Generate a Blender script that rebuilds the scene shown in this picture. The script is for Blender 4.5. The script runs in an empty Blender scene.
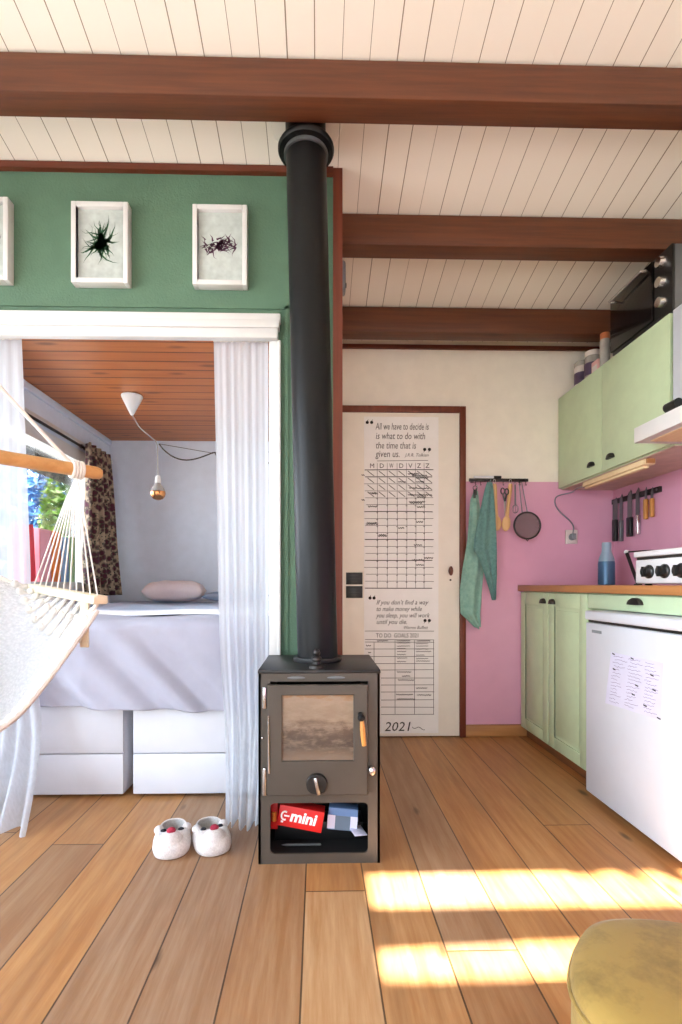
import bpy, bmesh, math, random
from mathutils import Vector, Matrix
random.seed(7)
PI = math.pi
COL = bpy.context.scene.collection

# ------------------------------------------------------------------ materials
def lin(h):
    h = h.lstrip('#')
    out = []
    for i in (0, 2, 4):
        v = int(h[i:i + 2], 16) / 255
        out.append(v / 12.92 if v <= .04045 else ((v + .055) / 1.055) ** 2.4)
    return (*out, 1)

class NT:
    def __init__(s, name):
        s.m = bpy.data.materials.new(name)
        s.m.use_nodes = True
        s.t = s.m.node_tree
        s.t.nodes.clear()
        s.out = s.n('ShaderNodeOutputMaterial')
    def n(s, kind, **kw):
        nd = s.t.nodes.new(kind)
        for k, v in kw.items():
            if k[0] == '_':
                setattr(nd, k[1:], v)
            else:
                s.put(nd.inputs[k], v)
        return nd
    def put(s, sock, v):
        if isinstance(v, bpy.types.NodeSocket):
            s.t.links.new(v, sock)
        else:
            sock.default_value = v
    def math(s, op, a, b=0.0, c=0.0):
        nd = s.t.nodes.new('ShaderNodeMath')
        nd.operation = op
        s.put(nd.inputs[0], a); s.put(nd.inputs[1], b); s.put(nd.inputs[2], c)
        return nd.outputs[0]
    def mix(s, f, a, b, mode='MIX'):
        nd = s.t.nodes.new('ShaderNodeMix')
        nd.data_type = 'RGBA'
        nd.blend_type = mode
        s.put(nd.inputs[0], f); s.put(nd.inputs[6], a); s.put(nd.inputs[7], b)
        return nd.outputs[2]
    def ramp(s, f, stops):
        nd = s.t.nodes.new('ShaderNodeValToRGB')
        s.put(nd.inputs[0], f)
        e = nd.color_ramp.elements
        while len(e) < len(stops):
            e.new(.5)
        for el, (p, c) in zip(e, stops):
            el.position = p
            el.color = c if not isinstance(c, str) else lin(c)
        return nd.outputs[0]
    def pos(s, obj=True):
        if obj:
            return s.n('ShaderNodeTexCoord').outputs['Object']
        return s.n('ShaderNodeNewGeometry').outputs['Position']
    def scaled(s, vec, sc):
        return s.n('ShaderNodeMapping', Vector=vec, Scale=sc).outputs[0]
    def noise(s, vec, scale=5, detail=3, rough=.55):
        return s.n('ShaderNodeTexNoise', Vector=vec, Scale=scale, Detail=detail, Roughness=rough).outputs[0]
    def bump(s, h, strength=.3, dist=.01):
        return s.n('ShaderNodeBump', Height=h, Strength=strength, Distance=dist).outputs[0]
    def bsdf(s, col, rough=.5, metal=0.0, normal=None, **kw):
        b = s.n('ShaderNodeBsdfPrincipled')
        s.put(b.inputs['Base Color'], col)
        s.put(b.inputs['Roughness'], rough)
        s.put(b.inputs['Metallic'], metal)
        if normal is not None:
            s.put(b.inputs['Normal'], normal)
        for k, v in kw.items():
            s.put(b.inputs[k.replace('_', ' ')], v)
        return b.outputs[0]
    def done(s, sh):
        s.t.links.new(sh, s.out.inputs[0])
        return s.m

def M_plain(name, col, rough=.5, metal=0., var=.06, scale=12, bump=0., bscale=150, **kw):
    t = NT(name)
    p = t.pos()
    c = lin(col)
    nz = t.noise(p, scale, 3)
    dark = tuple(x * (1 - 2 * var) for x in c[:3]) + (1,)
    lite = tuple(min(1, x * (1 + 2 * var)) for x in c[:3]) + (1,)
    cc = t.ramp(nz, [(.3, dark), (.7, lite)])
    nrm = t.bump(t.noise(p, bscale, 2), bump, .004) if bump else None
    return t.done(t.bsdf(cc, rough, metal, nrm, **kw))

def M_wood(name, c1, c2, axis='X', rough=.45, knots=None, gscale=1., spec=.5, knot_scale=1.):
    """stained timber with grain along one axis"""
    t = NT(name)
    p = t.pos(False)
    sc = {'X': (1.2, 22, 22), 'Y': (22, 1.2, 22), 'Z': (22, 22, 1.2)}[axis]
    q = t.scaled(p, tuple(v * gscale for v in sc))
    g = t.noise(q, 2.2, 5, .6)
    c = t.ramp(g, [(.25, c1), (.75, c2)])
    big = t.noise(t.scaled(p, (2, 2, 2)), 1.5, 2)
    c = t.mix(t.math('MULTIPLY', big, .35), c, lin(c1))
    if knots:
        ks = {'X': (1.6, 5, 5), 'Y': (5, 1.6, 5), 'Z': (5, 5, 1.6)}[axis]
        v = t.n('ShaderNodeTexVoronoi', Vector=t.scaled(p, tuple(k * knot_scale for k in ks)), Scale=1.0, Randomness=1.0).outputs[0]
        warp = t.math('ADD', v, t.math('MULTIPLY', g, .12))
        k = t.n('ShaderNodeMapRange', Value=warp)
        k.inputs[1].default_value = .10; k.inputs[2].default_value = .2
        k.inputs[3].default_value = 1; k.inputs[4].default_value = 0
        c = t.mix(t.math('MULTIPLY', k.outputs[0], .8), c, lin(knots))
    b = t.bump(g, .12, .004)
    return t.done(t.bsdf(c, rough, 0, b, Specular_IOR_Level=spec))

def M_floor():
    t = NT('oak_boards')
    p = t.pos(False)
    x, y, z = (lambda s: (s.outputs[0], s.outputs[1], s.outputs[2]))(t.n('ShaderNodeSeparateXYZ', Vector=p))
    W = .1785
    xs = t.math('DIVIDE', t.math('ADD', x, .037 + 40 * W), W)
    idx = t.math('FLOOR', xs)
    fr = t.math('FRACT', xs)
    r1 = t.n('ShaderNodeTexWhiteNoise', _noise_dimensions='1D', W=idx).outputs[0]
    ys = t.math('ADD', t.math('DIVIDE', y, 5.2), t.math('MULTIPLY', r1, 4.9))
    idy = t.math('FLOOR', ys)
    fy = t.math('FRACT', ys)
    comb = t.n('ShaderNodeCombineXYZ', X=idx, Y=idy).outputs[0]
    r2 = t.n('ShaderNodeTexWhiteNoise', _noise_dimensions='2D', Vector=comb).outputs[0]
    gv = t.n('ShaderNodeCombineXYZ', X=t.math('MULTIPLY', x, 26), Y=t.math('MULTIPLY', y, 1.7), Z=t.math('MULTIPLY', r2, 60)).outputs[0]
    g = t.noise(gv, 1.6, 6, .65)
    gv2 = t.n('ShaderNodeCombineXYZ', X=t.math('MULTIPLY', x, 7), Y=t.math('MULTIPLY', y, 1.1), Z=t.math('MULTIPLY', r2, 31)).outputs[0]
    g2 = t.noise(gv2, 1.5, 4, .6)
    base = t.ramp(r2, [(0, '#9d7e60'), (.25, '#b5804a'), (.5, '#bf915f'), (.75, '#a5866a'), (1, '#c9a47a')])
    c = t.mix(t.ramp(g, [(.38, (0, 0, 0, 1)), (.72, (1, 1, 1, 1))]), t.mix(1, base, lin('#dfcab2'), 'MULTIPLY'), base)
    c = t.mix(t.math('MULTIPLY', t.ramp(g2, [(.5, (0, 0, 0, 1)), (.8, (1, 1, 1, 1))]), .5), c, lin('#6f5138'))
    v = t.n('ShaderNodeTexVoronoi', Vector=t.n('ShaderNodeCombineXYZ', X=t.math('MULTIPLY', x, 6.5), Y=t.math('MULTIPLY', y, 2.4), Z=t.math('MULTIPLY', r2, 9)).outputs[0], Scale=1.0).outputs[0]
    k = t.n('ShaderNodeMapRange', Value=t.math('ADD', v, t.math('MULTIPLY', g, .1)))
    k.inputs[1].default_value = .09; k.inputs[2].default_value = .16; k.inputs[3].default_value = .75; k.inputs[4].default_value = 0
    c = t.mix(k.outputs[0], c, lin('#3d2817'))
    e = t.math('MINIMUM', fr, t.math('SUBTRACT', 1, fr))
    seam = t.math('LESS_THAN', e, .0125)
    ey = t.math('MINIMUM', fy, t.math('SUBTRACT', 1, fy))
    seam = t.math('MAXIMUM', seam, t.math('LESS_THAN', ey, .0004))
    c = t.mix(t.math('MULTIPLY', seam, .8), c, lin('#2c1a0e'))
    h = t.math('SUBTRACT', t.math('MULTIPLY', g, .25), seam)
    return t.done(t.bsdf(c, t.math('ADD', .36, t.math('MULTIPLY', g, .2)), 0, t.bump(h, .25, .003)))

def M_boards(name, col, width, axis, x0, gap='#8a8070', rough=.5, c2=None, knots=None, gapw=.02):
    """painted or oiled tongue-and-groove boarding; axis = the axis across the boards"""
    t = NT(name)
    p = t.pos(False)
    s = t.n('ShaderNodeSeparateXYZ', Vector=p)
    a = s.outputs['XYZ'.index(axis)]
    xs = t.math('DIVIDE', t.math('ADD', a, -x0 + 60 * width), width)
    idx = t.math('FLOOR', xs)
    fr = t.math('FRACT', xs)
    r = t.n('ShaderNodeTexWhiteNoise', _noise_dimensions='1D', W=idx).outputs[0]
    e = t.math('MINIMUM', fr, t.math('SUBTRACT', 1, fr))
    wob = t.noise(p, 1.3, 1)
    seam = t.math('LESS_THAN', e, t.math('MULTIPLY', t.math('ADD', r, .35), gapw))
    if c2:
        st = (1.3, 14, 14) if axis == 'Y' else (14, 1.3, 14)
        g = t.noise(t.n('ShaderNodeVectorMath', _operation='ADD', **{}).outputs[0] if False else t.scaled(p, st), 2, 5, .6)
        base = t.mix(g, lin(col), lin(c2))
        base = t.mix(t.math('MULTIPLY', r, .4), base, lin(col))
        if knots:
            ks = (3.4, 11, 6) if axis == 'Y' else (11, 3.4, 6)
            v = t.n('ShaderNodeTexVoronoi', Vector=t.scaled(p, ks), Scale=1.0).outputs[0]
            k = t.n('ShaderNodeMapRange', Value=t.math('ADD', v, t.math('MULTIPLY', g, .15)))
            k.inputs[1].default_value = .16; k.inputs[2].default_value = .3; k.inputs[3].default_value = .8; k.inputs[4].default_value = 0
            base = t.mix(k.outputs[0], base, lin(knots))
    else:
        base = t.mix(t.math('MULTIPLY', wob, .12), lin(col), lin(gap))
    c = t.mix(seam, base, lin(gap))
    return t.done(t.bsdf(c, rough, 0, t.bump(t.math('SUBTRACT', 1, seam), .4, .004)))

def M_tiles(name, col, size=.152):
    t = NT(name)
    p = t.pos(False)
    s = t.n('ShaderNodeSeparateXYZ', Vector=p)
    seam = None
    for a, off in ((s.outputs[0], .03), (s.outputs[1], .05), (s.outputs[2], .014)):
        fr = t.math('FRACT', t.math('DIVIDE', t.math('ADD', a, off + 30 * size), size))
        e = t.math('MINIMUM', fr, t.math('SUBTRACT', 1, fr))
        l = t.math('LESS_THAN', e, .014)
        seam = l if seam is None else t.math('MAXIMUM', seam, l)
    nz = t.noise(p, 6, 3)
    c = t.ramp(nz, [(.3, tuple(x * .93 for x in lin(col)[:3]) + (1,)), (.7, lin(col))])
    c = t.mix(t.math('MULTIPLY', seam, .25), c, lin('#a7708c'))
    h = t.math('ADD', t.math('MULTIPLY', seam, -1), t.math('MULTIPLY', t.noise(p, 90, 2), .25))
    return t.done(t.bsdf(c, .42, 0, t.bump(h, .22, .003)))

def M_sheer():
    t = NT('sheer_voile')
    p = t.pos(False)
    nz = t.noise(t.scaled(p, (60, 60, 1.2)), 2, 3)
    d = t.n('ShaderNodeBsdfDiffuse', Color=(.76, .80, .86, 1))
    tl = t.n('ShaderNodeBsdfTranslucent', Color=(.76, .80, .86, 1))
    tr = t.n('ShaderNodeBsdfTransparent')
    a = t.n('ShaderNodeMixShader', Fac=.5)
    t.t.links.new(d.outputs[0], a.inputs[1]); t.t.links.new(tl.outputs[0], a.inputs[2])
    b = t.n('ShaderNodeMixShader', Fac=t.math('ADD', .66, t.math('MULTIPLY', nz, .24)))
    t.t.links.new(tr.outputs[0], b.inputs[1]); t.t.links.new(a.outputs[0], b.inputs[2])
    return t.done(b.outputs[0])

def M_net(name='cotton_net'):
    t = NT(name)
    p = t.pos(False)
    w1 = t.n('ShaderNodeTexVoronoi', Vector=t.scaled(p, (1, 1, 1.5)), Scale=95.0).outputs[0]
    nz = t.noise(p, 9, 2)
    c = t.mix(w1, lin('#f4f6fa'), lin('#d3d6dc'))
    d = t.bsdf(c, .9, 0, t.bump(w1, .7, .007))
    tl = t.n('ShaderNodeBsdfTranslucent', Color=(.85, .84, .8, 1))
    a = t.n('ShaderNodeMixShader', Fac=.3)
    t.t.links.new(d, a.inputs[1]); t.t.links.new(tl.outputs[0], a.inputs[2])
    return t.done(a.outputs[0])

def M_glass(name='pane_glass', tint=(1, 1, 1, 1), refl=.08):
    t = NT(name)
    tr = t.n('ShaderNodeBsdfTransparent', Color=tint)
    gl = t.n('ShaderNodeBsdfGlossy', Roughness=.02)
    lw = t.n('ShaderNodeLayerWeight', Blend=.12)
    nz = t.math('MULTIPLY', lw.outputs[0], 1.0)
    b = t.n('ShaderNodeMixShader', Fac=t.math('MAXIMUM', t.math('MULTIPLY', nz, .8), refl * .5))
    t.t.links.new(tr.outputs[0], b.inputs[1]); t.t.links.new(gl.outputs[0], b.inputs[2])
    return t.done(b.outputs[0])

def M_floral():
    t = NT('floral_cotton')
    p = t.pos(False)
    v = t.n('ShaderNodeTexVoronoi', Vector=t.scaled(p, (1, 1, 1)), Scale=26.0)
    nz = t.noise(p, 60, 3)
    d = t.math('ADD', v.outputs[0], t.math('MULTIPLY', nz, .25))
    c = t.ramp(d, [(.46, '#4e2232'), (.56, '#4a3d36'), (.66, '#7c6b5d'), (.82, '#a8957f')])
    v2 = t.n('ShaderNodeTexVoronoi', Vector=t.scaled(p, (1, 1, 1)), Scale=47.0).outputs[0]
    c = t.mix(t.math('LESS_THAN', v2, .27), c, lin('#3c4038'))
    return t.done(t.bsdf(c, .9))

def M_soot_glass():
    t = NT('sooty_stove_glass')
    p = t.pos(False)
    s = t.n('ShaderNodeSeparateXYZ', Vector=p)
    nz = t.noise(t.scaled(p, (10, 10, 26)), 1.6, 5, .7)
    h = t.math('ADD', t.math('DIVIDE', t.math('ADD', s.outputs[2], -.34), .215), t.math('MULTIPLY', t.math('ADD', nz, -.5), .55))
    c = t.ramp(h, [(.0, '#7a6655'), (.2, '#463b33'), (.45, '#57483c'), (.62, '#83705d'), (.93, '#8f7c68'), (1., '#8a6238')])
    c = t.mix(t.math('MULTIPLY', t.ramp(nz, [(.45, (0, 0, 0, 1)), (.7, (1, 1, 1, 1))]), .5), c, lin('#968675'))
    return t.done(t.bsdf(c, .16, 0, None, Coat_Weight=.6))

def M_velvet(name, col, dark):
    t = NT(name)
    p = t.pos()
    nz = t.noise(p, 9, 5, .7)
    n2 = t.noise(t.scaled(p, (1, 1, .5)), 40, 3)
    c = t.ramp(nz, [(.3, dark), (.55, col), (.8, col)])
    return t.done(t.bsdf(c, .85, 0, t.bump(n2, .25, .003), Sheen_Weight=.1, Sheen_Roughness=.5))

def M_cloth(name, c1, c2, scale=30, bump=.4):
    t = NT(name)
    p = t.pos(False)
    nz = t.noise(p, scale, 4, .65)
    c = t.ramp(nz, [(.3, c1), (.7, c2)])
    return t.done(t.bsdf(c, .92, 0, t.bump(t.noise(p, 320, 2), bump, .003), Sheen_Weight=.1))

def M_wire_mesh():
    t = NT('fine_wire_mesh')
    p = t.pos(False)
    tr = t.n('ShaderNodeBsdfTransparent')
    g = t.bsdf(lin('#8b7f80'), .4, .7)
    b = t.n('ShaderNodeMixShader', Fac=.55)
    t.t.links.new(tr.outputs[0], b.inputs[1]); t.t.links.new(g, b.inputs[2])
    return t.done(b.outputs[0])

def M_leaf(name, c1, c2):
    t = NT(name)
    p = t.pos(False)
    nz = t.noise(p, 3, 3)
    c = t.ramp(nz, [(.35, c1), (.65, c2)])
    d = t.bsdf(c, .5)
    tl = t.n('ShaderNodeBsdfTranslucent', Color=c)
    a = t.n('ShaderNodeMixShader', Fac=.35)
    t.t.links.new(d, a.inputs[1]); t.t.links.new(tl.outputs[0], a.inputs[2])
    return t.done(a.outputs[0])

MAT = dict(
    floor=M_floor(),
    ceiling=M_boards('white_ceiling_boards', '#efeadf', .0913, 'X', .082, '#8d8270', .55, gapw=.022),
    pine=M_boards('orange_pine_boards', '#9c4f24', .105, 'Y', 0., '#6c3418', .4, '#d08446', '#6a3418', gapw=.06),
    beam=M_wood('brown_stained_beam', '#4a2514', '#713e20', 'X', .5, '#28150c'),
    post=M_wood('dark_brown_stain_upright', '#5c2615', '#7e3c24', 'Z', .5),
    trimwood=M_wood('dark_brown_stain', '#55220f', '#70341d', 'X', .5),
    skirt=M_wood('oak_skirting', '#a97343', '#c08c58', 'X', .5),
    plinth=M_wood('brown_plinth', '#6b4226', '#8a5a35', 'Y', .5),
    green=M_plain('green_plaster', '#56755f', .75, bump=.5, bscale=130, var=.03),
    white=M_plain('white_plaster', '#ece5d8', .8, bump=.12, bscale=90, var=.015),
    bedwall=M_plain('pale_bedroom_plaster', '#dde5f3', .85, bump=.12, bscale=90, var=.015),
    tiles=M_tiles('pink_painted_tiles', '#e8b0ca'),
    gloss=M_plain('white_gloss_paint', '#d9d9d8', .35, var=.01),
    doorwhite=M_plain('white_door_paint', '#ece6db', .45, var=.012),
    drawer=M_plain('white_drawer_laminate', '#cfd1d9', .4, var=.01),
    fridge=M_plain('white_enamel', '#cbd0d9', .3, var=.01),
    enamel=M_plain('white_cooker_enamel', '#e6e6ea', .25, var=.01),
    mint=M_plain('mint_green_paint', '#bccfa9', .42, var=.02),
    mintd=M_plain('mint_green_paint_fresh', '#bdd2ae', .42, var=.02),
    worktop=M_wood('oak_worktop', '#9a6234', '#be8650', 'Y', .4),
    under=M_plain('pale_underside', '#cdb7a8', .6),
    raw=M_wood('raw_spruce', '#dcc193', '#eeddb8', 'Y', .6),
    dowel=M_wood('varnished_dowel', '#c08a50', '#d9a668', 'X', .4),
    arm=M_wood('pale_chair_wood', '#e0d2b4', '#f0e6cc', 'X', .5),
    spoon=M_wood('spoon_wood', '#cf9f68', '#e6c28c', 'Z', .55),
    handlewood=M_wood('handle_wood', '#b57a35', '#d29a50', 'Z', .45),
    steel=M_plain('stove_steel', '#4f4840', .5, .3, var=.06, scale=5, bump=.05),
    stovetop=M_plain('black_stove_top', '#262626', .45, .4, var=.05),
    pipe=M_plain('black_flue_enamel', '#0a0c0e', .42, .0, var=.05, Specular_IOR_Level=.25),
    soot=M_plain('soot_black', '#141313', .8, var=.1),
    sootglass=M_soot_glass(),
    chrome=M_plain('chrome', '#c9c9c9', .18, 1., var=.02),
    iron=M_plain('dark_iron', '#3b3836', .4, .8, var=.05),
    black=M_plain('black_plastic', '#151515', .35, var=.05),
    blackgloss=M_plain('black_oven_glass', '#0c0d0e', .1, var=.05),
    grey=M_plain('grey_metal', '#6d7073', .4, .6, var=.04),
    greyp=M_plain('grey_plastic', '#7f868c', .5, var=.04),
    red=M_plain('red_card', '#d3201f', .45, var=.04),
    redp=M_plain('red_folder', '#f2404e', .5, var=.03),
    pink=M_plain('pink_folder', '#f7b2c0', .5, var=.03),
    orange=M_plain('orange_folder', '#f88a34', .5, var=.03),
    skyb=M_plain('pale_blue_folder', '#8fb9e2', .5, var=.03),
    lime=M_plain('pale_green_folder', '#a9d3a0', .5, var=.03),
    bluebox=M_plain('blue_card', '#5f7fae', .45, var=.05),
    slate=M_plain('slate_blue_card', '#5c6f82', .4, var=.05),
    paper=M_plain('white_paper', '#efeeed', .8, var=.012),
    paperb=M_plain('white_note_paper', '#cfcfe4', .8, var=.02),
    ink=M_plain('black_ink', '#141212', .7, var=.05),
    inkg=M_plain('grey_ink', '#343131', .7, var=.1),
    inkp=M_plain('violet_ink', '#6a5a86', .7, var=.1),
    whiteink=M_plain('white_print', '#f4f4f4', .6, var=.01),
    sheer=M_sheer(), net=M_net(), glass=M_glass(),
    cord_white=M_plain('natural_cotton_rope', '#ebe8e2', .9, var=.05, bump=.5, bscale=400),
    floral=M_floral(),
    duvet=M_cloth('lilac_grey_bedlinen', '#a3a4b4', '#b0b1c0', 4, .15),
    duvetw=M_cloth('white_bedlinen', '#e6eaf2', '#f2f4f8', 4, .15),
    sheet=M_cloth('pale_blue_bedsheet', '#a9bddb', '#bccbe4', 4, .15),
    pillow=M_cloth('blush_pillow', '#d6c4c8', '#e2d3d4', 6, .2),
    pillowb=M_cloth('slate_pillow', '#77849c', '#8793a8', 6, .2),
    lampwhite=M_plain('white_lamp_plastic', '#eef0f2', .4, var=.01),
    cement=M_plain('grey_lampholder', '#a9a8a8', .6, var=.03),
    copper=M_plain('copper_mirror_bulb', '#c98a5a', .12, 1., var=.03),
    fleece=M_cloth('cream_fleece', '#cdc6c4', '#eae5e3', 160, 1.),
    fleecein=M_cloth('grey_fleece_lining', '#a9a5a2', '#c3bfbc', 160, 1.),
    nose=M_cloth('crimson_plush', '#8e2038', '#b52f4c', 120, .8),
    eye=M_plain('dark_plush', '#2b2a33', .9, var=.1),
    velvet=M_velvet('mustard_velvet', '#957837', '#6b5424'),
    towel=M_cloth('teal_terry', '#55807d', '#719c98', 55, 1.),
    towelp=M_cloth('pale_teal_linen', '#7ba79b', '#97bfb2', 40, .8),
    bottleblue=M_plain('blue_bottle_steel', '#3f6586', .35, .3, var=.04),
    bottlelid=M_plain('pale_blue_lid', '#8ca5b8', .45, var=.03),
    jarwhite=M_plain('white_jar_ceramic', '#d5ccc6', .4, var=.05),
    jargrey=M_plain('grey_jar_glass', '#a6a29b', .25, var=.08),
    jarpink=M_plain('pink_carton', '#dba9a4', .5, var=.05),
    jarpurple=M_plain('purple_label', '#54405c', .5, var=.1),
    terracotta=M_plain('orange_cap', '#b8683c', .5, var=.05),
    artpaper=M_plain('pale_print_paper', '#b9c2be', .6, var=.06, scale=30),
    artgreen=M_plain('dark_green_print', '#2b5438', .7, var=.2, scale=60),
    artpurple=M_plain('dark_plum_print', '#4c2340', .7, var=.2, scale=60),
    brownknob=M_plain('brown_wood_knob', '#6b3a26', .45, var=.08),
    lawn=M_plain('pale_paving', '#8f8d88', .9, var=.05, scale=3),
    leafbright=M_leaf('lime_leaves', '#3c5f16', '#6f8f2c'),
    leafshade=M_leaf('shaded_blue_leaves', '#1d4a80', '#3f7098'),  # blue cast of shaded foliage put into the leaf colour
    bark=M_plain('bark', '#5a4a3c', .9, var=.15),
    eave=M_plain('dark_eave_boards', '#15191a', .7, var=.05),
    wire=M_wire_mesh(),
)

# ------------------------------------------------------------------ mesh builder (world coordinates in, local out)
class MB:
    def __init__(s):
        s.v = []; s.f = []; s.M = Matrix.Identity(4)
    def add(s, vs, fs):
        o = len(s.v)
        s.v += [s.M @ Vector(p) for p in vs]
        s.f += [tuple(i + o for i in f) for f in fs]
        return s
    def box(s, x0, x1, y0, y1, z0, z1, bev=0., seg=2):
        x0, x1 = min(x0, x1), max(x0, x1); y0, y1 = min(y0, y1), max(y0, y1); z0, z1 = min(z0, z1), max(z0, z1)
        vs = [(x, y, z) for x in (x0, x1) for y in (y0, y1) for z in (z0, z1)]
        fs = [(0, 1, 3, 2), (4, 6, 7, 5), (0, 4, 5, 1), (2, 3, 7, 6), (0, 2, 6, 4), (1, 5, 7, 3)]
        if bev <= 0:
            return s.add(vs, fs)
        b = bmesh.new()
        bv = [b.verts.new(p) for p in vs]
        for f in fs:
            b.faces.new([bv[i] for i in f])
        bmesh.ops.recalc_face_normals(b, faces=b.faces)
        bmesh.ops.bevel(b, geom=list(b.edges), offset=min(bev, .49 * min(x1 - x0, y1 - y0, z1 - z0)), segments=seg, profile=.5, affect='EDGES')
        b.verts.index_update()
        s.add([tuple(v.co) for v in b.verts], [[v.index for v in f.verts] for f in b.faces])
        b.free()
        return s
    def tube(s, pts, r, seg=10, caps=True, closed=False, squash=1.):
        pts = [Vector(p) for p in pts]
        n = len(pts)
        rs = r if isinstance(r, (list, tuple)) else [r] * n
        vs = []; fs = []
        T = []
        for i in range(n):
            if closed:
                d = pts[(i + 1) % n] - pts[i - 1]
            else:
                d = pts[min(i + 1, n - 1)] - pts[max(i - 1, 0)]
            T.append(d.normalized())
        up = Vector((0, 0, 1)) if abs(T[0].z) < .9 else Vector((1, 0, 0))
        N = (up - T[0] * up.dot(T[0])).normalized()
        for i in range(n):
            N = (N - T[i] * N.dot(T[i])).normalized()
            B = T[i].cross(N)
            for k in range(seg):
                a = 2 * PI * k / seg
                vs.append(tuple(pts[i] + N * math.cos(a) * rs[i] * squash + B * math.sin(a) * rs[i]))
        m = n if closed else n - 1
        for i in range(m):
            for k in range(seg):
                a = i * seg + k; b = i * seg + (k + 1) % seg
                j = (i + 1) % n
                fs.append((a, b, j * seg + (k + 1) % seg, j * seg + k))
        if caps and not closed:
            fs.append(tuple(range(seg - 1, -1, -1)))
            fs.append(tuple((n - 1) * seg + k for k in range(seg)))
        return s.add(vs, fs)
    def lathe(s, prof, c=(0, 0, 0), axis='Z', seg=28, wob=None):
        c = Vector(c)
        vs = []; fs = []
        n = len(prof)
        for i, (r, h) in enumerate(prof):
            for k in range(seg):
                a = 2 * PI * k / seg
                rr = r * (wob(a, i) if wob else 1)
                p = (rr * math.cos(a), rr * math.sin(a), h)
                if axis == 'X':
                    p = (p[2], p[0], p[1])
                elif axis == 'Y':
                    p = (p[0], p[2], p[1])
                vs.append(tuple(c + Vector(p)))
        for i in range(n - 1):
            for k in range(seg):
                fs.append((i * seg + k, i * seg + (k + 1) % seg, (i + 1) * seg + (k + 1) % seg, (i + 1) * seg + k))
        if prof[0][0] > 1e-6:
            fs.append(tuple(range(seg - 1, -1, -1)))
        if prof[-1][0] > 1e-6:
            fs.append(tuple((n - 1) * seg + k for k in range(seg)))
        return s.add(vs, fs)
    def soft(s, pts, r, seg=10, n=6):
        P = [Vector(p) for p in pts]
        P = [P[0] * 2 - P[1]] + P + [P[-1] * 2 - P[-2]]
        out = []
        for i in range(1, len(P) - 2):
            for k in range(n):
                t = k / n
                out.append(.5 * ((2 * P[i]) + (P[i + 1] - P[i - 1]) * t + (2 * P[i - 1] - 5 * P[i] + 4 * P[i + 1] - P[i + 2]) * t * t + (3 * P[i] - P[i - 1] - 3 * P[i + 1] + P[i + 2]) * t ** 3))
        out.append(P[-2])
        return s.tube(out, r, seg)
    def sheet(s, nu, nv, fn, closed_u=False):
        vs = [tuple(fn(i / (nu if closed_u else nu - 1), j / (nv - 1))) for j in range(nv) for i in range(nu)]
        fs = []
        for j in range(nv - 1):
            for i in range(nu if closed_u else nu - 1):
                k = (i + 1) % nu
                fs.append((j * nu + i, j * nu + k, (j + 1) * nu + k, (j + 1) * nu + i))
        return s.add(vs, fs)
    def slab(s, nu, nv, fn, thick):
        """a sheet with real thickness along its normals"""
        P = [[Vector(fn(i / (nu - 1), j / (nv - 1))) for i in range(nu)] for j in range(nv)]
        Q = []
        for j in range(nv):
            row = []
            for i in range(nu):
                du = P[j][min(i + 1, nu - 1)] - P[j][max(i - 1, 0)]
                dv = P[min(j + 1, nv - 1)][i] - P[max(j - 1, 0)][i]
                n = du.cross(dv)
                n = n.normalized() if n.length > 1e-9 else Vector((0, 0, 1))
                row.append(P[j][i] + n * thick)
            Q.append(row)
        vs = [tuple(p) for r in P for p in r] + [tuple(p) for r in Q for p in r]
        o = nu * nv
        fs = []
        for j in range(nv - 1):
            for i in range(nu - 1):
                a, b, c, d = j * nu + i, j * nu + i + 1, (j + 1) * nu + i + 1, (j + 1) * nu + i
                fs.append((d, c, b, a)); fs.append((a + o, b + o, c + o, d + o))
        for i in range(nu - 1):
            fs.append((i, i + 1, i + 1 + o, i + o))
            k = (nv - 1) * nu + i
            fs.append((k + 1, k, k + o, k + 1 + o))
        for j in range(nv - 1):
            a = j * nu; b = (j + 1) * nu
            fs.append((b, a, a + o, b + o))
            a += nu - 1; b += nu - 1
            fs.append((a, b, b + o, a + o))
        return s.add(vs, fs)
    def prism(s, pts, fn0, fn1):
        n = len(pts)
        vs = [tuple(fn0(p)) for p in pts] + [tuple(fn1(p)) for p in pts]
        fs = [tuple(range(n - 1, -1, -1)), tuple(range(n, 2 * n))]
        for i in range(n):
            j = (i + 1) % n
            fs.append((i, j, n + j, n + i))
        return s.add(vs, fs)
    def ellipsoid(s, c, r, seg=16, rings=10):
        prof = [(max(1e-7, math.sin(PI * i / rings)), -math.cos(PI * i / rings)) for i in range(rings + 1)]
        old = s.M
        s.M = s.M @ Matrix.Translation(c) @ Matrix.Diagonal((*r, 1))
        s.lathe(prof, seg=seg)
        s.M = old
        return s
    def build(s, name, m, parent=None, sharp=35, loc=None):
        me = bpy.data.meshes.new(name)
        base = Vector((0, 0, 0))
        if parent is not None:
            r = parent
            base = Vector(r.get('_base', (0, 0, 0)))
        elif loc is not None:
            base = Vector(loc)
        me.from_pydata([tuple(p - base) for p in s.v], [], s.f)
        b = bmesh.new(); b.from_mesh(me)
        bmesh.ops.remove_doubles(b, verts=b.verts, dist=1e-6)
        bmesh.ops.recalc_face_normals(b, faces=b.faces)
        b.to_mesh(me); b.free()
        for p in me.polygons:
            p.use_smooth = True
        me.set_sharp_from_angle(angle=math.radians(sharp))
        me.materials.append(MAT[m] if isinstance(m, str) else m)
        o = bpy.data.objects.new(name, me)
        COL.objects.link(o)
        if parent is not None:
            o.parent = parent
            o['_base'] = tuple(base)
        else:
            o.location = base
            o['_base'] = tuple(base)
        return o

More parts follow.
